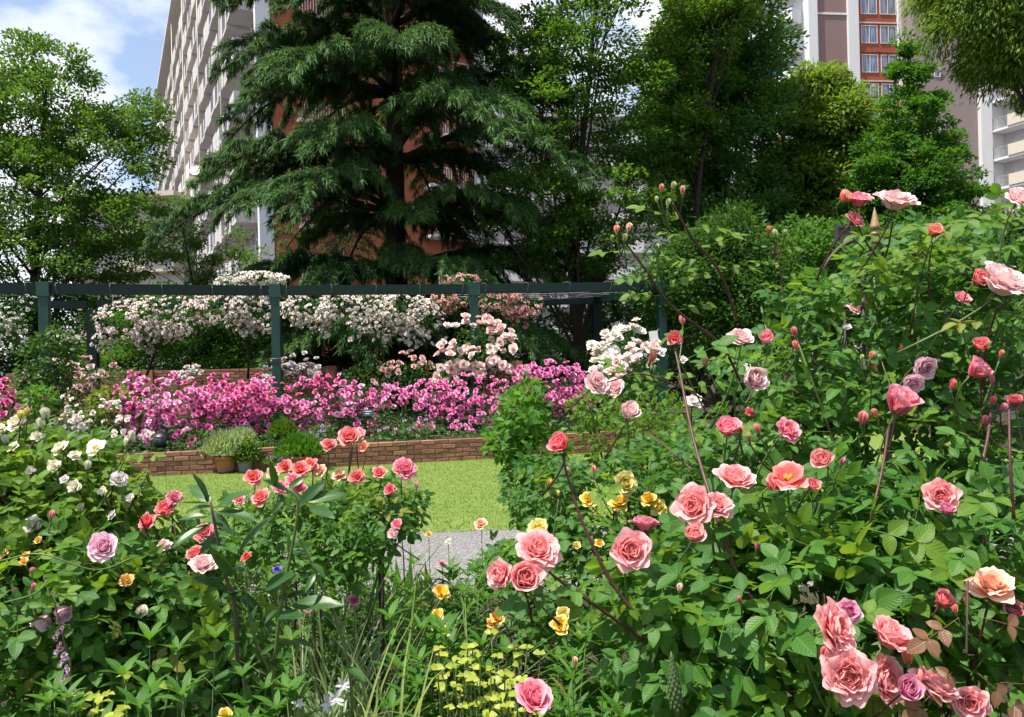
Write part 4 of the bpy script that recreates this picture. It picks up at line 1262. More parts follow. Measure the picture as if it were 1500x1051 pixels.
climber('white roses hanging below the beam between the second and third post',
        [(450, 452, 0, 40, 22, .6), (520, 450, 0, 60, 24, .7), (585, 455, 0, 50, 26, .6), (620, 465, 0, 30, 28, .5), (560, 475, 0, 60, 16, .4)], 16.6, 2200, 430, [WC[0], WC[3], WC[0], WC[1]], .062,
        stems_to=[(P(655, 545, 17.2), P(610, 460, 16.8)), (P(655, 545, 17.2), P(640, 440, 16.8))])
climber('shell pink roses on top of the beam and right of the third post',
        [(675, 411, .2, 32, 9, .4), (725, 440, 0, 42, 14, .6), (660, 440, .1, 30, 14, .5), (770, 448, .2, 30, 16, .4)], 17.0, 900, 170, [lin('#e6a9a6'), lin('#efc6be'), lin('#dd8f92')], .062,
        stems_to=[(P(700, 470, 16.9), P(720, 442, 16.9))])
climber('cream roses hanging at the far left end of the pergola', [(5, 450, 0, 45, 28, .6), (-30, 470, 0, 60, 30, .6), (15, 490, 0, 30, 22, .4)], 16.2, 1000, 80, [lin('#e9e6d2'), lin('#efeee4')], .062,
        stems_to=[(P(-20, 550, 16.4), P(-10, 470, 16.3))])
for (px, py, n_) in ((788, 440, 4), (800, 450, 3), (812, 452, 3), (775, 436, 3)):
    pass

# ------------------------------------------------------------------ pots along the wall
def pot(label, px, pyb, d, w_px, h_px, mat, plant_label, plant, flare=1.25, saucer=False, z=None):
    b = P(px, pyb, d); b[2] = .006 if z is None else z
    r = m_of(w_px / 2, d); h = m_of(h_px, d)
    po = thing('plant_pot', label, 'plant pot', tuple(b), 'pots in front of the low brick wall')
    rb = r / flare
    prof = [(0.001, 0), (rb, 0), (rb * 1.04, h * .1), (r * .96, h * .78), (r * .96, h * .80), (r * 1.04, h * .81), (r * 1.06, h * .86), (r * 1.05, h), (r * .93, h), (r * .90, h * .86)]
    wobj('body', xf(lathe(prof, 26), None, b), M[mat], po)
    wobj('potting_soil', xf(lathe([(.001, h * .90), (r * .905, h * .87)], 20), None, b), M['ground'], po)
    if saucer:
        wobj('saucer', xf(lathe([(rb * 1.02, .0), (rb * 1.25, .0), (rb * 1.35, h * .14), (rb * 1.28, h * .14), (rb * 1.1, .02)], 26), None, b), M['black'], po)
    kind, hh, n, size, mt, fl = plant
    top = b + [0, 0, h]
    pl = thing('potted_plant', plant_label, 'potted plant', tuple(b + [0, 0, h * .9]), 'plants growing in the pots')
    m = int(n * 2.4)
    u = rnd_dir(m); u[:, 2] = np.abs(u[:, 2])
    q = rng.uniform(.1, 1, m) ** .6
    pos = top + u * q[:, None] * np.array([r * 2.2, r * 1.6, hh * 1.15])
    if kind == 'fine':
        dv = nrm(u + [0, 0, .9] + rng.normal(0, .35, (m, 3)))
        wobj('foliage', kites(pos, dv, rnd_dir(m) + [0, -.5, .4], size * rng.uniform(.7, 1.4, m), size * .22, np.clip(.3 + .5 * q + rng.normal(0, .15, m), 0, 1)), M[mt], pl)
    else:
        T = frames(nrm(u + rng.normal(0, .5, (m, 3))), nrm(u * .4 + [0, -.1, 1] + rng.normal(0, .4, (m, 3)))) * (size * rng.uniform(.7, 1.3, m))[:, None, None]
        wobj('foliage', inst(leaf2, T, pos, rng.uniform(0, 1, m)), M[mt], pl)
    if fl:
        for k in range(fl[0]):
            a = rng.uniform(0, 6.28)
            q = top + np.array([math.cos(a) * r * 1.0, math.sin(a) * r * 1.0 - .02, rng.uniform(.02, hh * fl[3])])
            place('bloom', SM[k % 4], pl, face([0, -.6, .8]) * fl[2], q, fl[1])
pot('round terracotta bowl on a dark saucer at the left of the pot group', 332, 696, 12.0, 31, 24, 'terra', 'feathery grey green plant with tiny white flowers in the left terracotta bowl', ('fine', .30, 800, .09, 'blade', (26, lin('#f4f2e8'), .022, .15)), 1.3, True)
pot('small grey pot beside the left terracotta bowl', 360, 694, 12.0, 23, 17, 'greypot', 'bright light green bushy plant in the grey pot', ('leaf', .30, 700, .05, 'tree_y', None), 1.3)
pot('small dark plastic pot in the middle of the pot group', 390, 676, 12.3, 14, 12, 'black', 'small pale green plant in the dark plastic pot', ('leaf', .16, 250, .045, 'peren', None), 1.15, False, .12)
pot('grey pot standing on the wall top behind the other pots', 415, 664, 12.7, 16, 13, 'greypot', 'wide feathery green plant in the grey pot on the wall top', ('fine', .22, 900, .10, 'tree_y', (8, lin('#b79ac0'), .02, .9)), 1.15, False, .30)
pot('low terracotta pot with purple flowers', 412, 693, 11.9, 24, 13, 'terra', 'low purple flowered plant in the low terracotta pot', ('leaf', .12, 300, .04, 'peren', (30, lin('#7a3f86'), .028, .8)), 1.25)
pot('wide terracotta pot at the right of the pot group', 440, 692, 12.0, 32, 22, 'terra', 'spreading green plant with white daisies in the wide terracotta pot', ('fine', .28, 700, .09, 'peren', (8, lin('#f4f2e8'), .028, .5)), 1.2)
pot('shallow grey pot left of the feathery plants on the wall top', 352, 664, 12.55, 20, 12, 'greypot', 'feathery grey green plant on the wall top behind the grey pot', ('fine', .15, 600, .08, 'blade', None), 1.1, False, .30)

# signs and dark things in the bed
def stake_label(label, px, py, d, w, h, mat, name='plant_label', cat='plant label', zb=.33, tilt=.25):
    p = P(px, py, d); W_, H_ = m_of(w, d), m_of(h, d)
    r = thing(name, label, cat, (p[0], p[1], zb))
    wobj('plate', xf(cbox(W_, .012, H_, .003), rotx(-tilt), p), M[mat], r, False)
    wobj('stake', tube([(p[0], p[1] + .012, zb - .05), (p[0], p[1] + .012, p[2])], .010, 6), M['black'], r)
    return p, W_, H_, r
p, W_, H_, r = stake_label('teal plant label on a stake among the white tufted flowers', 90, 627, 11.9, 19, 11, 'sign_teal')
for k in range(2):
    wobj('text_line', xf(box((-.07, -.0085, .018 - k * .04), (.05 - .03 * k, -.0065, .028 - k * .04)), rotx(-.25), p), M['white_paint'], r, False)
p, W_, H_, r = stake_label('teal plant label on a stake below the broad pink rose clump', 540, 605, 13.2, 15, 10, 'sign_teal')
for k in range(2):
    wobj('text_line', xf(box((-.06, -.0085, .018 - k * .04), (.05 - .03 * k, -.0065, .028 - k * .04)), rotx(-.25), p), M['white_paint'], r, False)
stake_label('blank dark blue board standing upright behind the pots', 356, 634, 12.75, 18, 24, 'sign_blue', 'blue_board', 'board', tilt=.08)
p = P(240, 655, 12.3)
bk = thing('black_bucket', 'rounded glossy black tub lying under the mauve pink roses on the wall top', 'tub', (p[0], p[1], .33))
wobj('body', xf(lathe([(.001, 0), (.10, 0), (.13, .03), (.14, .10), (.12, .16), (.06, .19), (.001, .195)], 22), rotx(R(50)), (p[0], p[1] - .06, .44)), M['black'], bk)
wobj('handle', tube(bez(np.array([p[0] - .2, p[1] - .1, .5]), np.array([p[0], p[1] - .35, .62]), np.array([p[0] + .2, p[1] - .1, .5]), 9), .008, 5), M['black'], bk)
# ------------------------------------------------------------------ foreground planting
RLG = [rose_leaf(1.0, 60 + i, 2 if i % 4 else 3) for i in range(6)]
RLS = [rose_leaf(1.0, 80 + i, 2, 4, 1) for i in range(4)]
RL = {m: [mesh('leaf', g, M[m]) for g in RLG] for m in ('rose', 'rose_y', 'rose_d', 'red_leaf')}
HC = dict(S=lin('#fcb0b0'), D=lin('#f4747f'), M=lin('#f4c4d6'), P=lin('#fbd6d5'), O=lin('#f39a74'), K=lin('#ea8ab4'), Y=lin('#f6cf2c'),
          y=lin('#f3e478'), C=lin('#f6f1da'), W=lin('#f4eeea'), A=lin('#f4bfa2'), R=lin('#e4552f'), G=lin('#f3bf1e'), c=lin('#f5827e'), p=lin('#f894aa'), g=lin('#b9c27a'))
PALE = set('PYyCWMGgA')

FLOWERS = dict(
 front=(1.55, [(1218, 922, 45, 'full', 'S', 1.38), (1300, 940, 41, 'cup', 'S', 1.40, (.35, -.35, .75)), (1243, 990, 43, 'full', 'S', 1.34, (-.25, -1, .25)), (1290, 995, 36, 'cup', 'S', 1.42, (.4, -.7, .2)),
   (1365, 1014, 38, 'cup', 'S', 1.36, (.4, -.35, .8)), (1327, 1012, 20, 'half', 'K', 1.33), (1420, 1030, 28, 'cup', 'S', 1.36), (1243, 897, 20, 'cup', 'K', 1.45), (1205, 958, 12, 'bud', 'D', 1.36), (1330, 965, 15, 'bud', 'O', 1.38), (1396, 1035, 11, 'bud', 'D', 1.36),
   (1452, 864, 38, 'semi', 'A', 1.5, (-.1, -.45, .85)), (1378, 884, 17, 'half', 'D', 1.48), (1484, 895, 16, 'half', 'K', 1.5), (1415, 878, 9, 'bud', 'D', 1.5), (1400, 893, 9, 'bud', 'O', 1.5),
   (1380, 727, 26, 'cup', 'S', 1.6, (-.5, -.7, .2)), (1384, 749, 12, 'half', 'K', 1.58), (1207, 676, 18, 'half', 'S', 1.75), (1232, 677, 9, 'bud', 'K', 1.75),
   (1155, 703, 33, 'open', 'c', 1.72, (-.1, -.5, .8)), (1128, 712, 14, 'half', 'D', 1.72), (1188, 714, 13, 'half', 'D', 1.7),
   (1076, 708, 32, 'cup', 'S', 1.75, (.1, -.5, .85)), (1020, 743, 36, 'cup', 'S', 1.72, (-.5, -.7, .3)), (1050, 742, 25, 'full', 'S', 1.7), (1016, 787, 17, 'half', 'S', 1.68),
   (922, 808, 31, 'cup', 'S', 1.62, (.1, -1, .4)), (944, 774, 25, 'cup', 'p', 1.72, (.2, .2, 1)), (788, 808, 36, 'full', 'S', 1.62, (.2, -.7, .7)), (738, 842, 27, 'cup', 'S', 1.6, (-.6, -.6, .2)), (768, 850, 27, 'half', 'S', 1.58, (.1, -.9, .5)),
   (780, 1027, 30, 'cup', 'p', 1.5, (.3, -.5, .8)), (823, 656, 17, 'half', 'D', 1.7), (1150, 634, 23, 'cup', 'p', 1.9), (1065, 633, 19, 'half', 'p', 1.85), (1085, 632, 9, 'bud', 'O', 1.85), (1111, 629, 9, 'bud', 'O', 1.87), (1098, 642, 9, 'bud', 'A', 1.87),
   (1108, 800, 9, 'bud', 'K', 1.7), (1085, 880, 8, 'bud', 'D', 1.5), (995, 862, 8, 'bud', 'P', 1.7)]),
 arch=(2.25, [(1315, 600, 28, 'half', 'p', 1.9, (.2, -.5, .8)), (1283, 606, 9, 'bud', 'O', 1.9), (1262, 614, 13, 'bud', 'D', 1.88), (1352, 538, 20, 'cup', 'M', 2.0, (.1, -.8, -.1)), (1337, 560, 16, 'cup', 'M', 2.0, (-.2, -.8, -.3)),
   (1425, 548, 19, 'half', 'p', 1.85), (1394, 565, 11, 'bud', 'D', 1.85), (1437, 510, 13, 'half', 'D', 1.85), (1465, 520, 8, 'bud', 'O', 1.87), (1454, 558, 9, 'bud', 'K', 1.85), (1452, 588, 9, 'bud', 'D', 1.85), (1443, 617, 9, 'bud', 'D', 1.85), (1487, 592, 13, 'half', 'D', 1.85), (1467, 598, 9, 'bud', 'K', 1.85),
   (1465, 422, 40, 'cup', 'P', 1.75, (.25, -.55, .75)), (1430, 412, 15, 'half', 'D', 1.78), (1408, 440, 14, 'cup', 'p', 2.1), (1368, 344, 13, 'half', 'O', 2.1), (1310, 302, 32, 'cup', 'P', 2.1, (.1, -.45, .9)), (1257, 298, 22, 'cup', 'p', 2.2, (.1, -.4, .9)), (1234, 292, 12, 'half', 'O', 2.2), (1250, 325, 19, 'semi', 'p', 2.2),
   (1490, 295, 21, 'cup', 'P', 2.0), (1085, 500, 22, 'cup', 'P', 2.2, (-.1, -.5, .7)), (1124, 500, 14, 'half', 'p', 2.2), (1165, 488, 10, 'bud', 'D', 2.15), (1167, 507, 9, 'bud', 'D', 2.15), (1096, 556, 21, 'half', 'P', 2.1, (.3, -.7, .1)),
   (1000, 470, 9, 'bud', 'p', 2.2), (988, 497, 15, 'semi', 'c', 2.1), (952, 525, 11, 'bud', 'O', 2.1), (1033, 530, 10, 'bud', 'A', 2.1), (1250, 455, 12, 'semi', 'P', 2.6), (1240, 480, 8, 'semi', 'W', 2.6),
   (872, 563, 20, 'cup', 'P', 3.0), (903, 570, 16, 'cup', 'P', 3.0), (920, 609, 16, 'half', 'P', 2.4), (1016, 590, 16, 'semi', 'W', 2.6), (1098, 605, 9, 'semi', 'c', 2.6),
   (1275, 522, 8, 'bud', 'O', 2.1), (1262, 525, 6, 'bud', 'g', 2.1), (1290, 524, 6, 'bud', 'g', 2.1), (985, 275, 9, 'bud', 'g', 2.0), (968, 277, 8, 'bud', 'O', 2.0), (1000, 281, 9, 'bud', 'A', 2.0), (978, 298, 8, 'bud', 'g', 2.0), (963, 293, 6, 'bud', 'g', 2.0),
   (903, 337, 8, 'bud', 'O', 2.05), (920, 334, 9, 'bud', 'A', 2.05), (915, 350, 8, 'bud', 'g', 2.05), (896, 350, 6, 'bud', 'g', 2.05), (964, 362, 7, 'bud', 'g', 2.05), (1126, 339, 8, 'bud', 'O', 2.5), (1137, 342, 7, 'bud', 'g', 2.5), (1149, 343, 7, 'bud', 'g', 2.5)]),
 yellow=(3.1, [(913, 709, 19, 'cup', 'y', 2.9), (862, 733, 14, 'semi', 'Y', 2.9), (907, 738, 17, 'semi', 'Y', 2.9), (950, 733, 16, 'semi', 'Y', 2.9), (966, 745, 15, 'semi', 'y', 2.9), (790, 776, 18, 'cup', 'y', 2.7), (820, 917, 17, 'semi', 'Y', 2.3), (825, 900, 12, 'cup', 'y', 2.35), (845, 800, 8, 'semi', 'y', 2.7), (878, 797, 9, 'semi', 'Y', 2.7), (803, 707, 7, 'bud', 'Y', 2.8), (818, 724, 6, 'bud', 'y', 2.8), (835, 690, 7, 'bud', 'A', 2.8), (842, 970, 8, 'bud', 'A', 2.0), (870, 690, 8, 'bud', 'O', 2.9), (730, 905, 15, 'semi', 'G', 2.5), (720, 915, 10, 'semi', 'G', 2.5)]),
 coral=(2.9, [(513, 643, 20, 'cup', 'c', 2.8), (524, 638, 12, 'cup', 'p', 2.85), (482, 653, 13, 'semi', 'c', 2.8), (533, 655, 10, 'semi', 'O', 2.78), (593, 688, 19, 'full', 'p', 2.75), (556, 694, 14, 'semi', 'c', 2.75), (523, 700, 14, 'semi', 'c', 2.75), (497, 697, 12, 'semi', 'A', 2.8), (571, 718, 11, 'semi', 'D', 2.7), (372, 701, 17, 'semi', 'c', 2.7), (418, 685, 14, 'semi', 'c', 2.8), (440, 690, 18, 'semi', 'c', 2.75), (400, 694, 12, 'semi', 'A', 2.8), (455, 683, 14, 'semi', 'c', 2.8), (470, 692, 12, 'semi', 'A', 2.8), (430, 705, 14, 'semi', 'p', 2.7), (383, 731, 17, 'semi', 'c', 2.65), (440, 716, 13, 'semi', 'p', 2.7), (410, 716, 13, 'semi', 'p', 2.7), (350, 733, 11, 'semi', 'p', 2.7), (345, 752, 8, 'semi', 'P', 2.6), (582, 769, 9, 'cup', 'p', 2.6), (610, 712, 6, 'bud', 'K', 2.7), (574, 783, 9, 'semi', 'P', 2.6)]),
 cream=(2.15, [(25, 622, 16, 'semi', 'C', 2.1), (55, 640, 10, 'semi', 'C', 2.1), (90, 658, 15, 'semi', 'C', 2.05), (78, 683, 12, 'semi', 'C', 2.05), (140, 658, 17, 'open', 'C', 2.0, (0, -.6, .9)), (172, 704, 14, 'cup', 'W', 2.0), (110, 714, 11, 'cup', 'C', 2.0), (50, 770, 15, 'cup', 'W', 1.95), (2, 722, 10, 'cup', 'C', 2.0), (0, 630, 12, 'semi', 'C', 2.1), (68, 608, 12, 'bud', 'C', 2.1), (58, 622, 10, 'bud', 'C', 2.1), (40, 605, 9, 'bud', 'y', 2.1), (190, 640, 11, 'bud', 'C', 2.0), (185, 650, 8, 'bud', 'C', 2.0), (165, 755, 9, 'semi', 'W', 2.0), (150, 720, 8, 'semi', 'C', 2.0), (190, 730, 8, 'semi', 'W', 2.0), (215, 695, 6, 'bud', 'g', 2.0), (20, 655, 10, 'semi', 'C', 2.05), (128, 683, 9, 'bud', 'C', 2.0), (45, 690, 8, 'semi', 'C', 2.0), (118, 745, 9, 'semi', 'C', 2.0), (110, 668, 10, 'semi', 'C', 2.0), (30, 610, 9, 'bud', 'y', 2.1), (95, 703, 8, 'semi', 'W', 2.0), (10, 645, 9, 'bud', 'C', 2.1)]),
 mauve=(1.9, [(152, 803, 24, 'cup', 'M', 1.75, (.2, -.8, .5)), (88, 893, 16, 'half', 'M', 1.7, (.4, -.3, -.3)), (69, 905, 15, 'half', 'M', 1.7, (-.5, -.3, -.6)), (75, 755, 8, 'bud', 'p', 1.8), (47, 862, 8, 'bud', 'p', 1.7), (24, 868, 8, 'bud', 'p', 1.7), (43, 908, 6, 'bud', 'O', 1.7), (51, 838, 8, 'bud', 'p', 1.75), (288, 814, 15, 'cup', 'c', 1.95), (298, 832, 21, 'cup', 'P', 1.9, (.2, -.4, .9)), (217, 766, 16, 'semi', 'D', 2.1), (243, 745, 17, 'full', 'D', 2.15), (255, 730, 13, 'full', 'p', 2.15), (300, 781, 16, 'full', 'D', 2.0), (240, 800, 12, 'semi', 'P', 2.0), (210, 896, 10, 'cup', 'C', 1.8), (186, 852, 12, 'cup', 'G', 1.8), (4, 811, 10, 'semi', 'G', 1.8), (38, 815, 8, 'semi', 'G', 1.8), (35, 824, 8, 'semi', 'G', 1.78), (57, 792, 7, 'semi', 'G', 1.8), (181, 902, 9, 'semi', 'G', 1.9), (206, 880, 7, 'bud', 'O', 1.9), (270, 842, 8, 'semi', 'G', 2.0)]),
)
HERO = np.array([(f[0], f[1], f[2], (f[5] if len(f) > 5 else dd)) for dd, fl in FLOWERS.values() for f in fl])

def leaf_clear(pos, T):
    """the whole spray, base to tip, stays off the flowers"""
    ok = clear_of_blooms(pos)
    for k in (-.9, .1, .9, 1.6): ok &= clear_of_blooms(pos + T[:, :, 1] * k, .8, 3)
    return ok

def clear_of_blooms(pos, margin=.95, pad=4):
    """leaves do not grow right in front of the open flowers"""
    c = (pos - CAM) @ RM
    px = W0 / 2 - c[:, 0] / c[:, 2] * FPX; py = H0 / 2 + c[:, 1] / c[:, 2] * FPX
    bad = np.zeros(len(pos), bool)
    for (hx, hy, hr, hd) in HERO:
        bad |= (np.hypot(px - hx, py - hy) < hr * margin + pad) & (pos[:, 1] < hd + .02)
    return ~bad

def bud_anchor(px, py, d):
    near = [(math.hypot(h[0] - px, h[1] - py), h) for h in HERO if abs(h[3] - d) < .12 and 2 < math.hypot(h[0] - px, h[1] - py) < 62]
    if not near: return None
    hx, hy, hr, hd = max(near, key=lambda q: q[1][2])[1]
    return P((hx * 1.5 + px) / 2.5, max(hy, py) + 34 + hr * .6, hd + .04)

def put_bloom(root, f, d0, stem=True, base=None):
    px, py, r, kind, col = f[:5]
    d = f[5] if len(f) > 5 else d0
    q = P(px, py, d); s = m_of(r, d)
    pale = col in PALE
    if kind == 'bud':
        dv = f[6] if len(f) > 6 else (rng.normal(0, .25), rng.normal(-.1, .2), 1)
        me = random.choice(BUDP if pale else BUD); T = face(dv) * s * 1.25; nm = 'rose_bud'
        q = q - np.array([0, 0, s * .5])
    else:
        dv = f[6] if len(f) > 6 else (rng.normal(0, .3), -.75, .65 + rng.normal(0, .15))
        me = random.choice((BLP if pale else BL)[kind]); T = face(dv) * s * rng.uniform(.93, 1.07, 3); nm = 'rose_bloom'
    hc = np.array(HC[col])
    if kind == 'bud' and col not in 'gCyY': hc = hc * .7 + np.array([.85, .45, .38]) * .3
    c = np.clip(hc * rng.uniform(.92, 1.06), 0, 1)
    ob_ = place(nm, me, root, T, q, tuple(c))
    if nm == 'rose_bloom': add_calyx(ob_)
    if stem:
        dn = nrm(np.asarray(dv, float)); a = q - dn * s * .32
        L = .10 + .16 * rng.uniform(); e = a + np.array([rng.normal(0, .07), .06 + .1 * rng.uniform(), -L])
        if kind == 'bud':
            an = bud_anchor(px, py, d)
            a = q - dn * s * .3; e = an if an is not None else a + (e - a) * .45
        wobj('flower_stem', tube(bez(a, (a * .6 + e * .4 - dn * L * .15) if kind == 'bud' else a - dn * L * .4, e, 7), np.linspace(.0016, .0026, 7) * (1 if s < .03 else 1.25), 5), M['stem_r' if rng.uniform() < .4 else 'stem_g'], root)

def front_bush(label, blobs, d, size, n_parts, n_stuff, mats, flowers=None, name='rose_bush', cat='rose bush', group=None, base_z=0, up=.8, lo=.45, hi=True, base=None):
    C, Rr = blob_list(blobs, d)
    if base is None: base = np.array([np.average(C[:, 0]), max(1.2, C[:, 1].mean()), base_z])
    r = thing(name, label, cat, tuple(base), group)
    n = int((n_parts + n_stuff) * 1.35)
    pos, out, _ = sample_blobs(C, Rr, n, lo, .55)
    ok = clear_of_blooms(pos) & (np.linalg.norm(pos - CAM, axis=1) > .95) & (pos[:, 2] > base_z + .03)
    pos, out = pos[ok], out[ok]; n = min(len(pos), int((n_parts + n_stuff) * 1.2)); pos, out = pos[:n], out[:n]
    tocam = nrm(CAM - pos)
    dv = nrm(out * .75 + rng.normal(0, .6, (n, 3)) * [1, 1, .5] - [0, 0, .22])
    nn = nrm(out * .4 + tocam * .28 + [0, 0, up] + rng.normal(0, .38, (n, 3)))
    S = rng.uniform(.72, 1.22, n) * size
    T = frames(dv, nn) * S[:, None, None]
    ok = leaf_clear(pos, T); pos, out, T, tocam = pos[ok], out[ok], T[ok], tocam[ok]; n = len(pos)
    score = np.linalg.norm(pos - CAM, axis=1) - .35 * np.sum(out * tocam, 1)
    o = np.argsort(score)
    for i in o[:n_parts]:
        young = out[i][2] > .35 and rng.uniform() < .45
        m = mats[1] if young else mats[0]
        place('leaf', random.choice(RL[m]), r, T[i], pos[i] - T[i][:, 1] * 1.45)
    rest = o[n_parts:]
    tp_ = RLG if hi else RLS
    vi = rng.integers(0, len(tp_), len(rest)); gs = []
    for q in range(len(tp_)):
        w = rest[vi == q]
        if len(w): gs.append(inst(tp_[q], T[w], pos[w] - T[w][:, :, 1] * 1.45, np.clip(rng.normal(.45, .2, len(w)), 0, 1)))
    if gs: tag(wobj('foliage', join(gs), M[mats[0]], r), kind='stuff')
    for k in range(9):
        c = C[k % len(C)]; e = c + rnd_dir(1)[0] * Rr[k % len(C)] * .75; s = base + [rng.normal(0, .1), rng.normal(0, .08), 0]
        wobj('cane', tube(bez(s, s * .55 + e * .45 + [0, 0, .2], e, 9), np.linspace(.007, .003, 9), 6), M['stem_r' if k % 3 == 0 else 'stem_g'], r)
    if flowers:
        dd, fl = FLOWERS[flowers]
        for f in fl: put_bloom(r, f, dd)
    return r

def hero_cane(root, pts, r0, r1, mat='stem_r', leaves=0, mats=('rose_y',), size=.045, start=.15, nodes=True):
    pp = smooth_path([P(*p) for p in pts], 22)
    rr = np.linspace(r0 * .72, r1 * .8, 22) * (1 + .06 * np.sin(np.arange(22) * 2.1))
    wobj('cane', tube(pp, rr, 8), M[mat], root)
    for k in range(leaves):
        t = start + (1 - start) * (k + .5) / leaves; i = int(t * 20); side = 1 if k % 2 else -1
        dv = nrm(np.array([side * rng.uniform(.5, 1), rng.uniform(-.5, .2), rng.uniform(-.35, .35)]))
        T = frames(dv[None], nrm(np.array([[rng.normal(0, .2), -.45, .8]])))[0] * size * rng.uniform(.75, 1.15)
        if leaf_clear(pp[i][None], T[None])[0] or rng.uniform() < .15: place('leaf', random.choice(RL[random.choice(mats)]), root, T, pp[i])
    return pp

# --- right hand rose on its iron arch
ob = P(1270, 600, 2.75)
arch = thing('rose_arch', 'rusty iron hoop arch with a spear finial inside the big pink rose at the right', 'garden arch', (ob[0], ob[1], 0))
topp = P(1282, 346, 2.75)
def arc_rod(pts, rr=.011): return tube(smooth_path([P(*p) for p in pts], 20), rr * .72, 8)
for pts in ([(1192, 430, 2.75), (1205, 395, 2.75), (1232, 362, 2.75), (1262, 349, 2.75), (1282, 347, 2.75)], [(1282, 347, 2.75), (1315, 352, 2.75), (1345, 380, 2.75), (1362, 430, 2.75)],
            [(1264, 430, 2.66), (1266, 395, 2.67), (1272, 365, 2.7), (1282, 347, 2.75)], [(1282, 347, 2.75), (1292, 370, 3.0), (1298, 430, 3.1)]):
    wobj('hoop', arc_rod(pts), M['iron'], arch)
for (px, dd) in ((1192, 2.75), (1362, 2.75), (1264, 2.66), (1298, 3.1)):
    a = P(px, 430, dd); wobj('upright', tube([(a[0], a[1], 0), a], .008, 8), M['iron'], arch)
for py in (448, 690):
    ring = [P(1192, py, 2.75), P(1264, py + 3, 2.66), P(1362, py, 2.75), P(1298, py - 3, 3.1), P(1192, py, 2.75)]
    wobj('ring', tube(smooth_path(ring, 24), .008, 6), M['iron'], arch)
ft = topp + [0, 0, -.004]; s = .0030
wobj('finial', xf(lathe([(.001, .105), (.006, .085), (.016, .040), (.018, .030), (.010, .026), (.008, .020), (.014, .016), (.014, .008), (.008, .004), (.013, .0), (.013, -.02)], 12), None, ft), M['brass'], arch)

big = front_bush('big pink rose climbing over the iron arch at the right', [(1300, 500, 2.7 - 2.5, 170, 110, .42), (1190, 545, .1, 150, 90, .40), (1420, 480, .0, 120, 100, .40), (1300, 640, 0, 220, 110, .42), (1380, 380, .1, 110, 55, .3), (1270, 425, .05, 100, 52, .34), (1480, 640, -.1, 130, 120, .40), (1150, 450, .2, 45, 25, .2), (1480, 345, -.2, 60, 45, .25), (1120, 640, .05, 120, 60, .35), (1430, 760, .1, 160, 90, .4), (1450, 830, .1, 120, 80, .4), (1200, 740, .15, 160, 80, .4), (1050, 700, .2, 110, 60, .35)], 2.5, .043, 300, 1350, ('rose', 'rose_y'), 'arch', cat='rose bush')
hero_cane(big, [(1080, 470, 2.15), (1055, 400, 2.1), (1015, 350, 2.05), (985, 298, 2.0)], .0055, .0032, leaves=7, size=.036, start=.25)
hero_cane(big, [(1090, 570, 2.25), (1055, 505, 2.2), (985, 450, 2.12), (945, 395, 2.07), (912, 350, 2.05)], .0060, .0032, leaves=9, size=.034, start=.2)
hero_cane(big, [(962, 420, 2.08), (963, 390, 2.06), (964, 366, 2.05)], .0025, .0018, 'stem_g', 2, size=.02)
hero_cane(big, [(1150, 450, 2.5), (1143, 400, 2.5), (1137, 350, 2.5)], .004, .002, leaves=4, size=.035)
hero_cane(big, [(1362, 440, 2.2), (1360, 400, 2.15), (1366, 355, 2.1)], .004, .002, leaves=3, size=.035)
hero_cane(big, [(1260, 430, 2.35), (1295, 380, 2.25), (1308, 325, 2.12)], .0045, .0028, leaves=3, size=.04)
hero_cane(big, [(1440, 560, 1.95), (1446, 500, 1.85), (1462, 450, 1.77)], .005, .003, leaves=3, size=.04)
hero_cane(big, [(1320, 400, 2.3), (1390, 335, 2.2), (1470, 305, 2.05)], .004, .0025, leaves=9, size=.045)
hero_cane(big, [(1275, 600, 2.2), (1276, 565, 2.15), (1275, 530, 2.1)], .003, .0016, 'stem_g', 2, size=.035)
for k in range(26):    # pale young shoots standing out of the top
    px = rng.uniform(1180, 1500); py = 445 - (px - 1180) * .26 + rng.normal(0, 12); dd = rng.uniform(2.1, 2.5)
    T = frames(nrm(np.array([[rng.normal(0, .8), -.3, .35]])), nrm(np.array([[rng.normal(0, .3), -.35, .9]])))[0] * .042 * rng.uniform(.8, 1.2)
    q = P(px, py, dd)
    if clear_of_blooms(q[None])[0]: place('leaf', random.choice(RL['rose_y']), big, T, q)

# --- salmon rose in front
fr_ = front_bush('salmon pink rose with heavy full blooms in the right foreground', [(1290, 1010, 0, 240, 130, .30), (1130, 880, .12, 200, 110, .35), (1380, 800, .15, 190, 110, .35), (1010, 930, .25, 120, 110, .3), (1200, 770, .3, 170, 70, .3), (940, 840, .35, 80, 60, .25), (1460, 960, .05, 120, 120, .3), (1110, 1010, .1, 160, 90, .3), (1250, 870, .25, 240, 100, .3)], 1.62, .050, 300, 700, ('rose', 'rose_y'), 'front')
hero_cane(fr_, [(1160, 960, 1.75), (1120, 905, 1.7), (1080, 840, 1.7), (1045, 740, 1.75), (1015, 640, 1.9), (995, 540, 2.05), (988, 510, 2.1)], .0085, .0036, leaves=6, size=.046, start=.3, mats=('rose', 'rose_y'))
hero_cane(fr_, [(1010, 1010, 1.7), (955, 930, 1.66), (900, 860, 1.66), (855, 770, 1.68), (832, 700, 1.7), (824, 668, 1.7)], .0072, .0032, leaves=8, size=.042, start=.15, mats=('rose', 'rose_y'))
hero_cane(fr_, [(960, 950, 1.7), (890, 900, 1.66), (825, 855, 1.62), (790, 825, 1.62)], .0055, .0030, leaves=4, size=.045, mats=('rose', 'rose_y'))
hero_cane(fr_, [(1250, 850, 1.75), (1275, 760, 1.75), (1292, 690, 1.8), (1302, 625, 1.88)], .0065, .0035, leaves=4, size=.045, mats=('rose',))
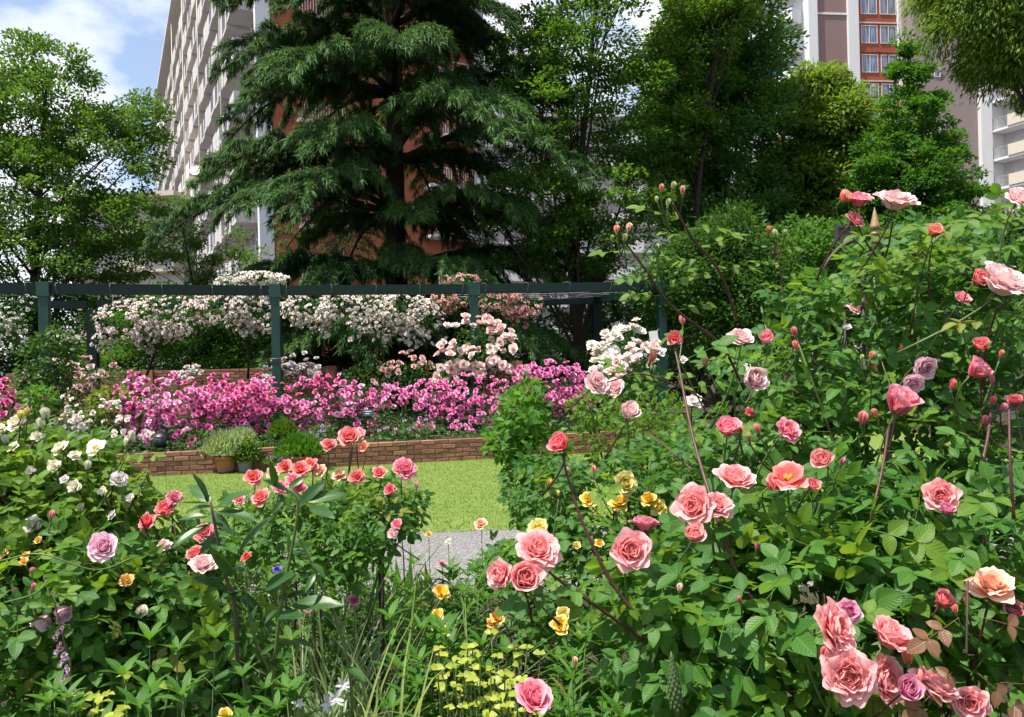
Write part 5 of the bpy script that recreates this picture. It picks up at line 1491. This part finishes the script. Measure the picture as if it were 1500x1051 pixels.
hero_cane(fr_, [(1440, 800, 1.7), (1437, 700, 1.75), (1447, 640, 1.8), (1452, 600, 1.85)], .0065, .0035, leaves=4, size=.045, mats=('rose', 'rose_y'))
hero_cane(fr_, [(1485, 760, 1.6), (1480, 680, 1.6), (1478, 600, 1.65)], .005, .003, leaves=3, size=.045, mats=('rose', 'rose_y'))
hero_cane(fr_, [(1040, 590, 2.3), (1000, 570, 2.3), (940, 548, 2.25), (890, 560, 2.3)], .004, .0022, leaves=6, size=.036)
hero_cane(fr_, [(1015, 690, 2.1), (970, 650, 2.2), (935, 620, 2.35)], .004, .0022, leaves=3, size=.03)
hero_cane(fr_, [(1416, 960, 1.34), (1417, 900, 1.34), (1418, 850, 1.36)], .0026, .002, 'stem_b')
for (px, py, a) in ((1405, 905, -2.2), (1430, 985, 2.6), (1395, 985, -2.4), (1440, 905, 2.0), (1465, 1000, 1.6)):
    dv = nrm(np.array([[math.sin(a), -.25, -abs(math.cos(a)) * .6]]))
    T = frames(dv, nrm(np.array([[0, -.7, .7]])))[0] * .036
    place('leaf', random.choice(RL['red_leaf']), fr_, T, P(px, py, 1.35))

# --- yellow rose, pale leafy bush, tall leafy shrub in the middle distance
front_bush('yellow rose bush between the lawn and the salmon rose', [(880, 760, 0, 120, 80, .35), (960, 690, .2, 80, 50, .35), (800, 720, .1, 60, 60, .3), (830, 850, -.2, 110, 80, .35), (740, 830, .1, 40, 40, .25), (1000, 800, .1, 110, 80, .35)], 3.0, .036, 240, 950, ('rose', 'rose_y'), 'yellow', hi=False)
leafy('pale green shrub with tiny cream buds behind the yellow rose', [(905, 640, 0, 60, 45, .4), (960, 620, .2, 60, 45, .4), (870, 600, .1, 40, 25, .3), (1000, 660, .1, 60, 40, .35)], 4.3, 1700, .045, 'tree_y', base_z=0)
leafy('tall leafy shrub in front of the low wall right of the lawn', [(765, 610, 0, 34, 42, .28), (785, 660, 0, 48, 50, .3), (745, 645, 0, 35, 30, .22), (800, 720, .1, 60, 50, .3), (775, 575, 0, 18, 20, .15)], 4.4, 1700, .060, 'peren', base_z=0, up=.6)

# --- coral rose, cream rose, mauve rose
front_bush('coral rose bush with loose blooms in front of the lawn', [(530, 750, 0, 80, 52, .30), (440, 765, .05, 90, 50, .30), (585, 745, .1, 35, 35, .2), (490, 800, -.1, 80, 40, .3), (360, 770, .1, 60, 45, .25)], 2.85, .034, 200, 430, ('rose', 'rose_y'), 'coral', hi=False)
hero_cane(bpy.data.objects['rose_bush.003'] if 'rose_bush.003' in bpy.data.objects else big, [(508, 760, 2.85), (510, 700, 2.82), (513, 660, 2.8)], .003, .002)
front_bush('cream white rose bush at the left edge', [(60, 730, 0, 110, 70, .32), (130, 760, .05, 80, 55, .28), (20, 680, .05, 70, 50, .28), (110, 690, .1, 60, 35, .25), (40, 800, -.05, 110, 50, .3)], 2.1, .036, 290, 620, ('rose_y', 'rose_y'), 'cream')
cr = [o for o in bpy.data.objects if o.get('label') == 'cream white rose bush at the left edge'][0]
hero_cane(cr, [(115, 790, 2.0), (150, 735, 2.0), (175, 690, 2.0), (190, 650, 2.0)], .0042, .0022, 'stem_g', 6, size=.040)
hero_cane(cr, [(60, 760, 2.05), (85, 700, 2.05), (95, 660, 2.05)], .0035, .002, 'stem_g', 4, size=.04)
mv = front_bush('mauve pink rose with dark foliage at the lower left', [(70, 850, 0, 120, 70, .3), (180, 880, .1, 110, 70, .3), (60, 960, .0, 140, 80, .3), (230, 960, .15, 110, 80, .3), (250, 830, .2, 60, 40, .25)], 1.85, .036, 300, 900, ('rose', 'rose_y'), 'mauve')
hero_cane(mv, [(255, 900, 2.05), (262, 830, 2.08), (255, 765, 2.13)], .004, .0025, leaves=5, size=.036, mats=('rose_d', 'red_leaf'))
hero_cane(mv, [(205, 850, 2.05), (210, 800, 2.08), (217, 770, 2.1)], .004, .0025, leaves=4, size=.032, mats=('red_leaf', 'rose_d'))
for pts in ([(0, 822, 1.65), (60, 812, 1.62), (140, 835, 1.65), (200, 815, 1.7)], [(-5, 895, 1.6), (15, 925, 1.58), (42, 918, 1.6)], [(0, 885, 1.62), (50, 870, 1.6), (70, 850, 1.62)]):
    hero_cane(mv, pts, .0026, .0018, 'stem_g')

# --- dark glossy young tree with long leaves
cit = thing('citrus_sapling', 'young citrus with long dark glossy leaves standing in front of the coral rose', 'young tree', tuple(P(385, 1040, 1.75) * [1, 1, 0]))
cq = lambda x, y: (180 + x / 2.687, 660 + y / 2.687)
def cpt(x, y, d=1.6): return P(*cq(x, y), d)
for pts, r0, r1 in (([(505, 1050), (455, 880), (440, 600), (400, 480), (345, 205)], .0085, .004), ([(600, 1050), (605, 760), (640, 520), (690, 225), (650, 150)], .0075, .003), ([(605, 930), (560, 830), (520, 740), (495, 640), (480, 470)], .005, .003), ([(905, 1050), (890, 860), (830, 640), (740, 440), (690, 340)], .005, .003)):
    p = [cpt(x, y, 1.6 + .04 * (y - 500) / 500) for x, y in pts]
    if p[0][2] > .2 and r0 > .007: p = [np.array([p[0][0] + .03, p[0][1] + .1, 0.0])] + p
    wobj('stem', tube(smooth_path(p, 24), np.linspace(r0 * .7, r1 * .7, 24), 7), M['stem_b'] if r0 > .008 else M['stem_g'], cit)
CL = [mesh('leaf', leaflet(1, w, 9, 3, f, dr, .95, 1.0, 0), M['citrus']) for w, f, dr in ((.30, .25, .14), (.34, .18, .24), (.27, .35, .06), (.31, .22, .32))]
for (x0, y0, x1, y1) in ((345, 205, 255, 118), (345, 212, 218, 200), (335, 262, 222, 250), (365, 225, 482, 140), (372, 240, 522, 268), (335, 205, 300, 85), (345, 290, 188, 368), (362, 330, 300, 400), (597, 258, 408, 390), (605, 140, 582, 52), (690, 215, 785, 118), (715, 200, 868, 155), (735, 225, 818, 248), (655, 325, 648, 458), (700, 268, 760, 292),
                         (432, 500, 348, 388), (405, 548, 275, 495), (558, 548, 638, 478), (662, 612, 832, 578), (832, 590, 850, 655), (530, 610, 495, 672), (602, 652, 684, 632), (432, 738, 262, 700), (505, 850, 335, 905), (660, 748, 758, 755), (600, 808, 665, 808), (470, 935, 482, 1025), (480, 470, 500, 425), (480, 560, 545, 640), (520, 740, 440, 780), (560, 830, 640, 850), (640, 180, 590, 245), (680, 235, 740, 190), (690, 240, 640, 215), (690, 250, 700, 330), (620, 620, 555, 655), (600, 760, 545, 800), (455, 880, 395, 940), (350, 240, 420, 320), (650, 150, 720, 95), (650, 160, 560, 110), (480, 480, 420, 440), (740, 440, 800, 480), (880, 850, 950, 900), (760, 480, 720, 540)):
    a, b = cpt(x0, y0, 1.6), cpt(x1, y1, 1.6 + rng.uniform(-.06, .04)); L = np.linalg.norm(b - a) * 1.06
    T = frames(nrm(b - a)[None], nrm(np.array([[rng.normal(0, .3), -.45 + rng.normal(0, .25), .8]])))[0] * L
    place('leaf', random.choice(CL), cit, T, a)
for k in range(28):
    (xa, ya), (xb, yb) = (((400, 480), (345, 205)), ((640, 520), (680, 225)), ((600, 760), (640, 520)), ((440, 600), (400, 480)))[k % 4]
    u = rng.uniform(); a = cpt(xa + (xb - xa) * u, ya + (yb - ya) * u, 1.62); an = rng.uniform(0, 6.28)
    T = frames(nrm(np.array([[math.cos(an), math.sin(an) * .8, rng.uniform(-.3, .6)]])), nrm(np.array([[rng.normal(0, .3), -.3, .9]])))[0] * rng.uniform(.045, .075)
    place('leaf', random.choice(CL), cit, T, a)
for k in range(22):
    x, y = rng.uniform(300, 560), rng.uniform(560, 900); a = cpt(x, y, 1.66)
    T = frames(nrm(np.array([[rng.normal(0, .5), -.2, .8]])), nrm(np.array([[rng.normal(0, .4), -.6, .4]])))[0] * rng.uniform(.03, .05)
    place('leaf', random.choice(RL['rose_y'][:1] + CL), cit, T, a)

# --- perennials along the front of the bed
PLG = [leaflet(1, w, 6, 1, f, dr, .95) for w, f, dr in ((.30, .3, .25), (.34, .2, .4), (.26, .35, .15))]
def perennial(label, px, pyt, d, w_px, nst, L, matk='peren', per=9, n_parts=170, name='perennial', group='leafy perennials along the front of the bed', wid=1.0, zmin=.0, rise=.12):
    if name == 'perennial': nst = int(nst * 1.3); per = 22; L *= 1.25; n_parts = 280
    c = P(px, 800, d); c[2] = 0
    r = thing(name, label, 'perennial', tuple(c), group)
    top = P(px, pyt, d)[2]; w = m_of(w_px, d)
    TT, LL = [], []
    for k in range(nst):
        b = c + [rng.normal(0, .5) * w, rng.normal(0, .35) * min(w, .25), 0]; h = max(.12, top * rng.uniform(.72, 1.05))
        e = b + [rng.normal(0, .25) * w, rng.normal(-.02, .06), h]
        path = bez(b, (b + e) / 2 + [rng.normal(0, .03), 0, 0], e, 8)
        wobj('stem', tube(path, np.linspace(.0030, .0011, 8), 5), M['stem_g'], r)
        for j in range(5):
            a = j * 1.257 + k; dv = nrm(np.array([math.cos(a), math.sin(a), 1.1])); T = frames(dv[None], nrm(np.array([[-math.cos(a), -math.sin(a), .5]])))[0] * L * rng.uniform(.5, .8)
            T[:, 0] *= wid; TT.append(T); LL.append(e - [0, 0, .004])
        for j in range(per):
            t = zmin + (1 - zmin) * (j + .6) / per; p = path[0] + (e - path[0]) * t; a = j * 2.4 + k
            dv = nrm(np.array([math.cos(a), math.sin(a), rise + .5 * t])); s = L * rng.uniform(.7, 1.15) * (1 - .35 * t * t)
            T = frames(dv[None], nrm(np.array([[-math.cos(a) * .4, -math.sin(a) * .4, 1.0]])))[0] * s
            T[:, 0] *= wid
            TT.append(T); LL.append(p)
    TT, LL = np.array(TT), np.array(LL)
    ok = clear_of_blooms(LL + TT[:, :, 1] * .6); TT, LL = TT[ok], LL[ok]
    o = np.argsort(LL[:, 1] - .5 * LL[:, 2])
    ms = [mesh('leaf', g, M[matk]) for g in PLG]
    for i in o[:n_parts]: place('leaf', random.choice(ms), r, TT[i], LL[i])
    if len(o) > n_parts:
        tag(wobj('foliage', join([inst(PLG[q], TT[o[n_parts:]][q::3], LL[o[n_parts:]][q::3], rng.uniform(.2, .7, len(LL[o[n_parts:]][q::3]))) for q in range(3)]), M[matk], r), kind='stuff')
    return r
perennial('dense leafy perennial with pointed bright leaves right of the grass clump', 650, 925, 2.4, 70, 22, .085, n_parts=200)
perennial('low leafy perennial with broad pointed leaves at the bottom left', 235, 985, 1.5, 120, 24, .060, n_parts=200)
perennial('leafy stems with pointed leaves left of the yellow flowers', 682, 840, 2.9, 50, 12, .075, n_parts=140)
perennial('lily stem with many narrow leaves right of the black label stake', 702, 830, 2.6, 16, 4, .085, per=26, n_parts=104, wid=.45, name='lily', group=None)
perennial('lily with narrow leaves and closed buds below the yellow rose', 840, 960, 1.9, 50, 8, .10, per=12, n_parts=96, wid=.55, name='lily', group=None)
perennial('green perennial filling the bottom edge below the citrus', 370, 1015, 1.5, 80, 18, .055, n_parts=180)
perennial('mixed green perennial between the mauve rose and the citrus', 330, 860, 2.3, 60, 18, .06, 'tree_y', n_parts=140)
perennial('leafy perennial at the foot of the salmon rose', 930, 1000, 2.0, 120, 26, .075, n_parts=180)
perennial('leafy perennial beside the gravel path below the yellow rose', 770, 880, 3.0, 110, 34, .07, n_parts=180)
perennial('low green perennial at the far left bottom corner', 70, 1015, 1.5, 100, 18, .055, 'peren', n_parts=140)

perennial('pale green perennial in front of the iris by the path', 640, 860, 3.3, 60, 16, .08, 'tree_y')
perennial('bright perennial under the citrus sapling', 370, 940, 2.2, 70, 18, .085)
perennial('leafy perennial in front of the dark label at the left', 290, 900, 2.3, 90, 22, .08)
perennial('perennial between the lime plant and the salmon rose', 850, 930, 2.5, 90, 22, .085)
perennial('perennial in the shade below the coral rose', 400, 850, 3.2, 120, 26, .085, 'tree_y')
perennial('green perennial at the near edge of the gravel path', 530, 830, 3.6, 110, 26, .085)
perennial('green perennial along the gravel path behind the blue flower', 410, 812, 4.3, 120, 26, .085)
perennial('green perennial along the gravel path behind the mauve rose', 300, 815, 4.2, 110, 24, .085)

# lime leaved ground plants
LM = [mesh('leaf', leaflet(1, w, 5, 1, f, .2, .62), M['lime']) for w, f in ((.85, .2), (.95, .1))]
def lime(label, px, py, d, wpx, hpx, n, size):
    c = P(px, py, d); r = thing('lime_leaf_plant', label, 'plant', (c[0], c[1], 0), 'lime yellow leaved plants in the foreground')
    for k in range(n):
        q = c + [rng.uniform(-1, 1) * m_of(wpx, d), rng.normal(0, .10), rng.uniform(-1, 1) * m_of(hpx, d)]
        a = rng.uniform(0, 6.28)
        for j in range(3):
            dv = np.array([[math.cos(a + j * 2.1), math.sin(a + j * 2.1) * .8 - .2, .1]])
            T = frames(nrm(dv), nrm(np.array([[rng.normal(0, .5), -.5 + rng.normal(0, .5), .9]])))[0] * size * rng.uniform(.7, 1.15)
            place('leaf', LM[j % 2], r, T, q)
        wobj('stem', tube(bez(np.array([c[0] + rng.normal(0, .05), c[1] + .05, max(0, q[2] - .3)]), q - [0, 0, .1], q, 5), .0018, 4), M['stem_g'], r)
lime('lime yellow leaved plant at the bottom edge beside the pink rose', 735, 1000, 1.95, 60, 42, 60, .021)
lime('pale lime plant left of the larger lime one', 668, 985, 2.0, 28, 36, 26, .020)
lime('small lime leaved plant at the bottom edge on the left', 140, 1040, 1.45, 70, 12, 16, .020)

# grey green grass clump, each blade a part
gc = P(508, 900, 2.45); gr = thing('ornamental_grass', 'fountain of narrow grey green blades left of the black label stake', 'grass clump', (gc[0], gc[1], 0))
BLD = []
for i in range(5):
    nv = 7; V, U = [], []
    cv = .15 + .16 * i
    for k in range(nv + 1):
        t = k / nv; w = .0045 * (1 - t ** 2.2) + .0006
        for u in (-1, 0, 1): V.append((u * w, t * (1 - .3 * cv * t), -cv * t ** 2.3 + abs(u) * w * .4)); U.append((u, t, .5))
    F = [[a * 3 + j, a * 3 + j + 1, (a + 1) * 3 + j + 1, (a + 1) * 3 + j] for a in range(nv) for j in range(2)]
    BLD.append(mesh('blade', G(V, F, U), M['blade']))
for k in range(290):
    b = np.array([gc[0] + rng.normal(0, .15), gc[1] + rng.normal(0, .10), 0.0]); a = rng.uniform(0, 6.28); tl = abs(rng.normal(0, .42))
    dv = np.array([[math.cos(a) * tl, math.sin(a) * tl, 1.0]]); nn = np.array([[-math.cos(a), -math.sin(a), .2]])
    T = frames(nrm(dv), nrm(nn))[0] * rng.uniform(.6, 1.0) * 1.2
    place('blade', random.choice(BLD), gr, T, b)
# iris fan by the path
ic = P(598, 850, 4.3); ir = thing('iris', 'stiff sword leaved iris beside the gravel path', 'iris', (ic[0], ic[1], 0))
IB = mesh('leaf', G([(-.05, 0, 0), (.05, 0, 0), (-.07, .5, .01), (.07, .5, .01), (0, 1, -.03)], [[0, 1, 3, 2], [2, 3, 4, -1]], [(-1, 0, .5), (1, 0, .5), (-1, .5, .5), (1, .5, .5), (0, 1, .5)]), M['peren'])
for k in range(16):
    T = frames(nrm(np.array([[rng.normal(0, .28), rng.normal(0, .1), 1]])), nrm(np.array([[rng.normal(0, .5), -1, .1]])))[0] * rng.uniform(.35, .62)
    place('leaf', IB, ir, T, np.array([ic[0] + rng.normal(0, .12), ic[1] + rng.normal(0, .06), 0]))

# black stake labels
def black_stake(label, px, pyt, pyb, d, w):
    a = P(px, pyt, d); W_ = m_of(w, d)
    r = thing('label_stake', label, 'plant label', (a[0], a[1], 0))
    wobj('stake', xf(cbox(m_of(8, d), .012, a[2], .002), None, (a[0], a[1], a[2] / 2)), M['black'], r, False)
    wobj('plate', xf(cbox(W_, .01, W_ * .62, .003), rotx(-.55), (a[0], a[1] - .012, a[2] + .005)), M['black'], r, False)
black_stake('black metal plant label stake standing before the gravel path', 557, 798, 870, 3.4, 34)
black_stake('black plant label half hidden behind the red leaved rose shoots at the left', 203, 800, 870, 2.6, 34)

# small single flowers, each plant a thing of its own
def stalk_flower(name, label, px, py, d, r_px, kind, col, cat='flower', pyb=None, leaves=3, mat=None):
    q = P(px, py, d); b = np.array([q[0] + rng.normal(0, .04), q[1] + .05, 0.0]); s = m_of(r_px, d)
    r = thing(name, label, cat, tuple(b))
    st = bez(b, np.array([q[0], q[1] + .03, q[2] * .6]), q - [0, 0, s * .3], 8)
    wobj('stem', tube(st, np.linspace(.003, .0016, 8), 5), M['stem_g'], r)
    pale = col in PALE
    place('bloom', random.choice((BLP if pale else BL)[kind]), r, face((rng.normal(0, .3), -.6, .8)) * s, q, HC[col])
    for k in range(leaves):
        i = 2 + k * 2 % 5; a = k * 2.4
        T = frames(nrm(np.array([[math.cos(a), math.sin(a), .5]])), np.array([[0, -.2, 1.0]]))[0] * .06
        place('leaf', bpy.data.meshes['leaf'] if False else LEAFM, r, T, st[i])
LEAFM = mesh('leaf', PLG[0], M['peren'])
stalk_flower('poppy', 'orange red flower behind the citrus leaves', 362, 817, 2.4, 10, 'semi', 'R')
stalk_flower('yellow_flower', 'upper yellow cup flower beside the gravel path', 646, 868, 2.6, 14, 'open', 'G')
stalk_flower('yellow_flower', 'middle yellow flower below the upper cup flower', 641, 902, 2.55, 13, 'open', 'G')
stalk_flower('yellow_flower', 'pale yellow drooping flower below the middle yellow one', 645, 924, 2.5, 15, 'semi', 'y')
stalk_flower('marigold', 'orange yellow flower in front of the black label stake', 559, 791, 3.2, 9, 'semi', 'G')
stalk_flower('pink_flower', 'small pink pom flower above the grass clump', 518, 881, 2.6, 11, 'full', 'K')
stalk_flower('pink_flower', 'tiny pink flower at the left of the grass clump', 451, 894, 2.6, 7, 'full', 'K')
stalk_flower('pink_flower', 'tiny pink flower in front of the gravel path', 648, 828, 3.2, 8, 'semi', 'K')
stalk_flower('clover', 'mauve clover head above the lime leaves', 644, 958, 2.5, 7, 'full', 'K')
stalk_flower('peach_rose', 'single peach rose at the corner of the lawn', 705, 770, 3.3, 12, 'semi', 'A', 'rose')
stalk_flower('yellow_flower', 'yellow button flower at the edge of the gravel path', 628, 783, 3.4, 6, 'semi', 'G')
stalk_flower('yellow_flower', 'pale button flower left of the yellow button', 601, 785, 3.4, 5, 'semi', 'y')
stalk_flower('yellow_flower', 'cream button flower right of the yellow button', 657, 794, 3.4, 6, 'semi', 'C')
stalk_flower('yellow_flower', 'yellow flower at the bottom edge under the citrus', 330, 1048, 1.7, 12, 'semi', 'Y')
HC['B'] = lin('#3a35c8')
stalk_flower('cornflower', 'blue flower in the middle of the citrus leaves', 406, 836, 2.4, 8, 'semi', 'B')
# pale spike at the lower left
b = P(105, 1045, 1.55); t_ = P(76, 868, 1.55)
sp_ = thing('toadflax', 'slender spike of tiny pale mauve flowers at the lower left', 'flower spike', (b[0], b[1], 0))
pth = smooth_path([np.array([b[0], b[1], 0]), b, P(98, 960, 1.55), t_], 20)
wobj('stem', tube(pth, np.linspace(.003, .0012, 20), 5), M['stem_b'], sp_)
for k in range(26):
    q = P(np.interp(k, [0, 25], [101, 82]) + rng.normal(0, 5), np.interp(k, [0, 25], [1030, 920]), 1.53)
    place('bloom', random.choice(SM), sp_, face([rng.normal(0, .6), -.9, .2]) * rng.uniform(.004, .007), q, lin('#dcb9d2') if k < 18 else lin('#b98aa0'))
# white orchid like flowers at the bottom
b = P(492, 1020, 1.75)
orc = thing('white_orchid', 'white ground orchid flowers at the bottom edge in front of the grass', 'orchid', (b[0], b[1], 0))
wobj('stem', tube(bez(np.array([b[0] - .02, b[1], 0]), b - [0, 0, .3], P(502, 985, 1.75), 8), .0025, 5), M['stem_g'], orc)
OP = mesh('petal', leaflet(1, .42, 6, 2, .15, .15), M['white_paint'])
for (px, py, L) in ((492, 1022, .026), (480, 1030, .022), (503, 1003, .019), (437, 1030, .018)):
    for k in range(6):
        a = k * 1.047 + rng.normal(0, .2)
        T = frames(nrm(np.array([[math.cos(a), -.3, math.sin(a)]])), np.array([[0, -1.0, .2]]))[0] * L * rng.uniform(.8, 1.1)
        place('petal', OP, orc, T, P(px, py, 1.74))
# seed head spike
b = P(992, 1051, 1.45); t_ = P(983, 955, 1.45)
fx2 = thing('lupin_spike', 'tapering green seed spike at the bottom edge by the salmon rose', 'flower spike', (b[0], b[1], 0))
wobj('stem', tube([(b[0], b[1], 0), b], .004, 6), M['stem_g'], fx2)
wobj('spike', tube(np.linspace(b, t_, 12), np.array([.004, .005, .009, .0105, .011, .0105, .010, .009, .0075, .006, .004, .001]), 10), M['sepal'], fx2)
nb = mesh('seed', blob(1, 6, 4), M['sepal'])
for k in range(90):
    t = .12 + .82 * k / 90; q = b + (t_ - b) * t; a = k * 2.4; rr = np.interp(t, [.1, .4, 1], [.009, .011, .003])
    place('seed', nb, fx2, np.eye(3) * rr * .32 * np.array([1, 1, 1.6])[:, None], q + np.array([math.cos(a), math.sin(a), 0]) * rr)
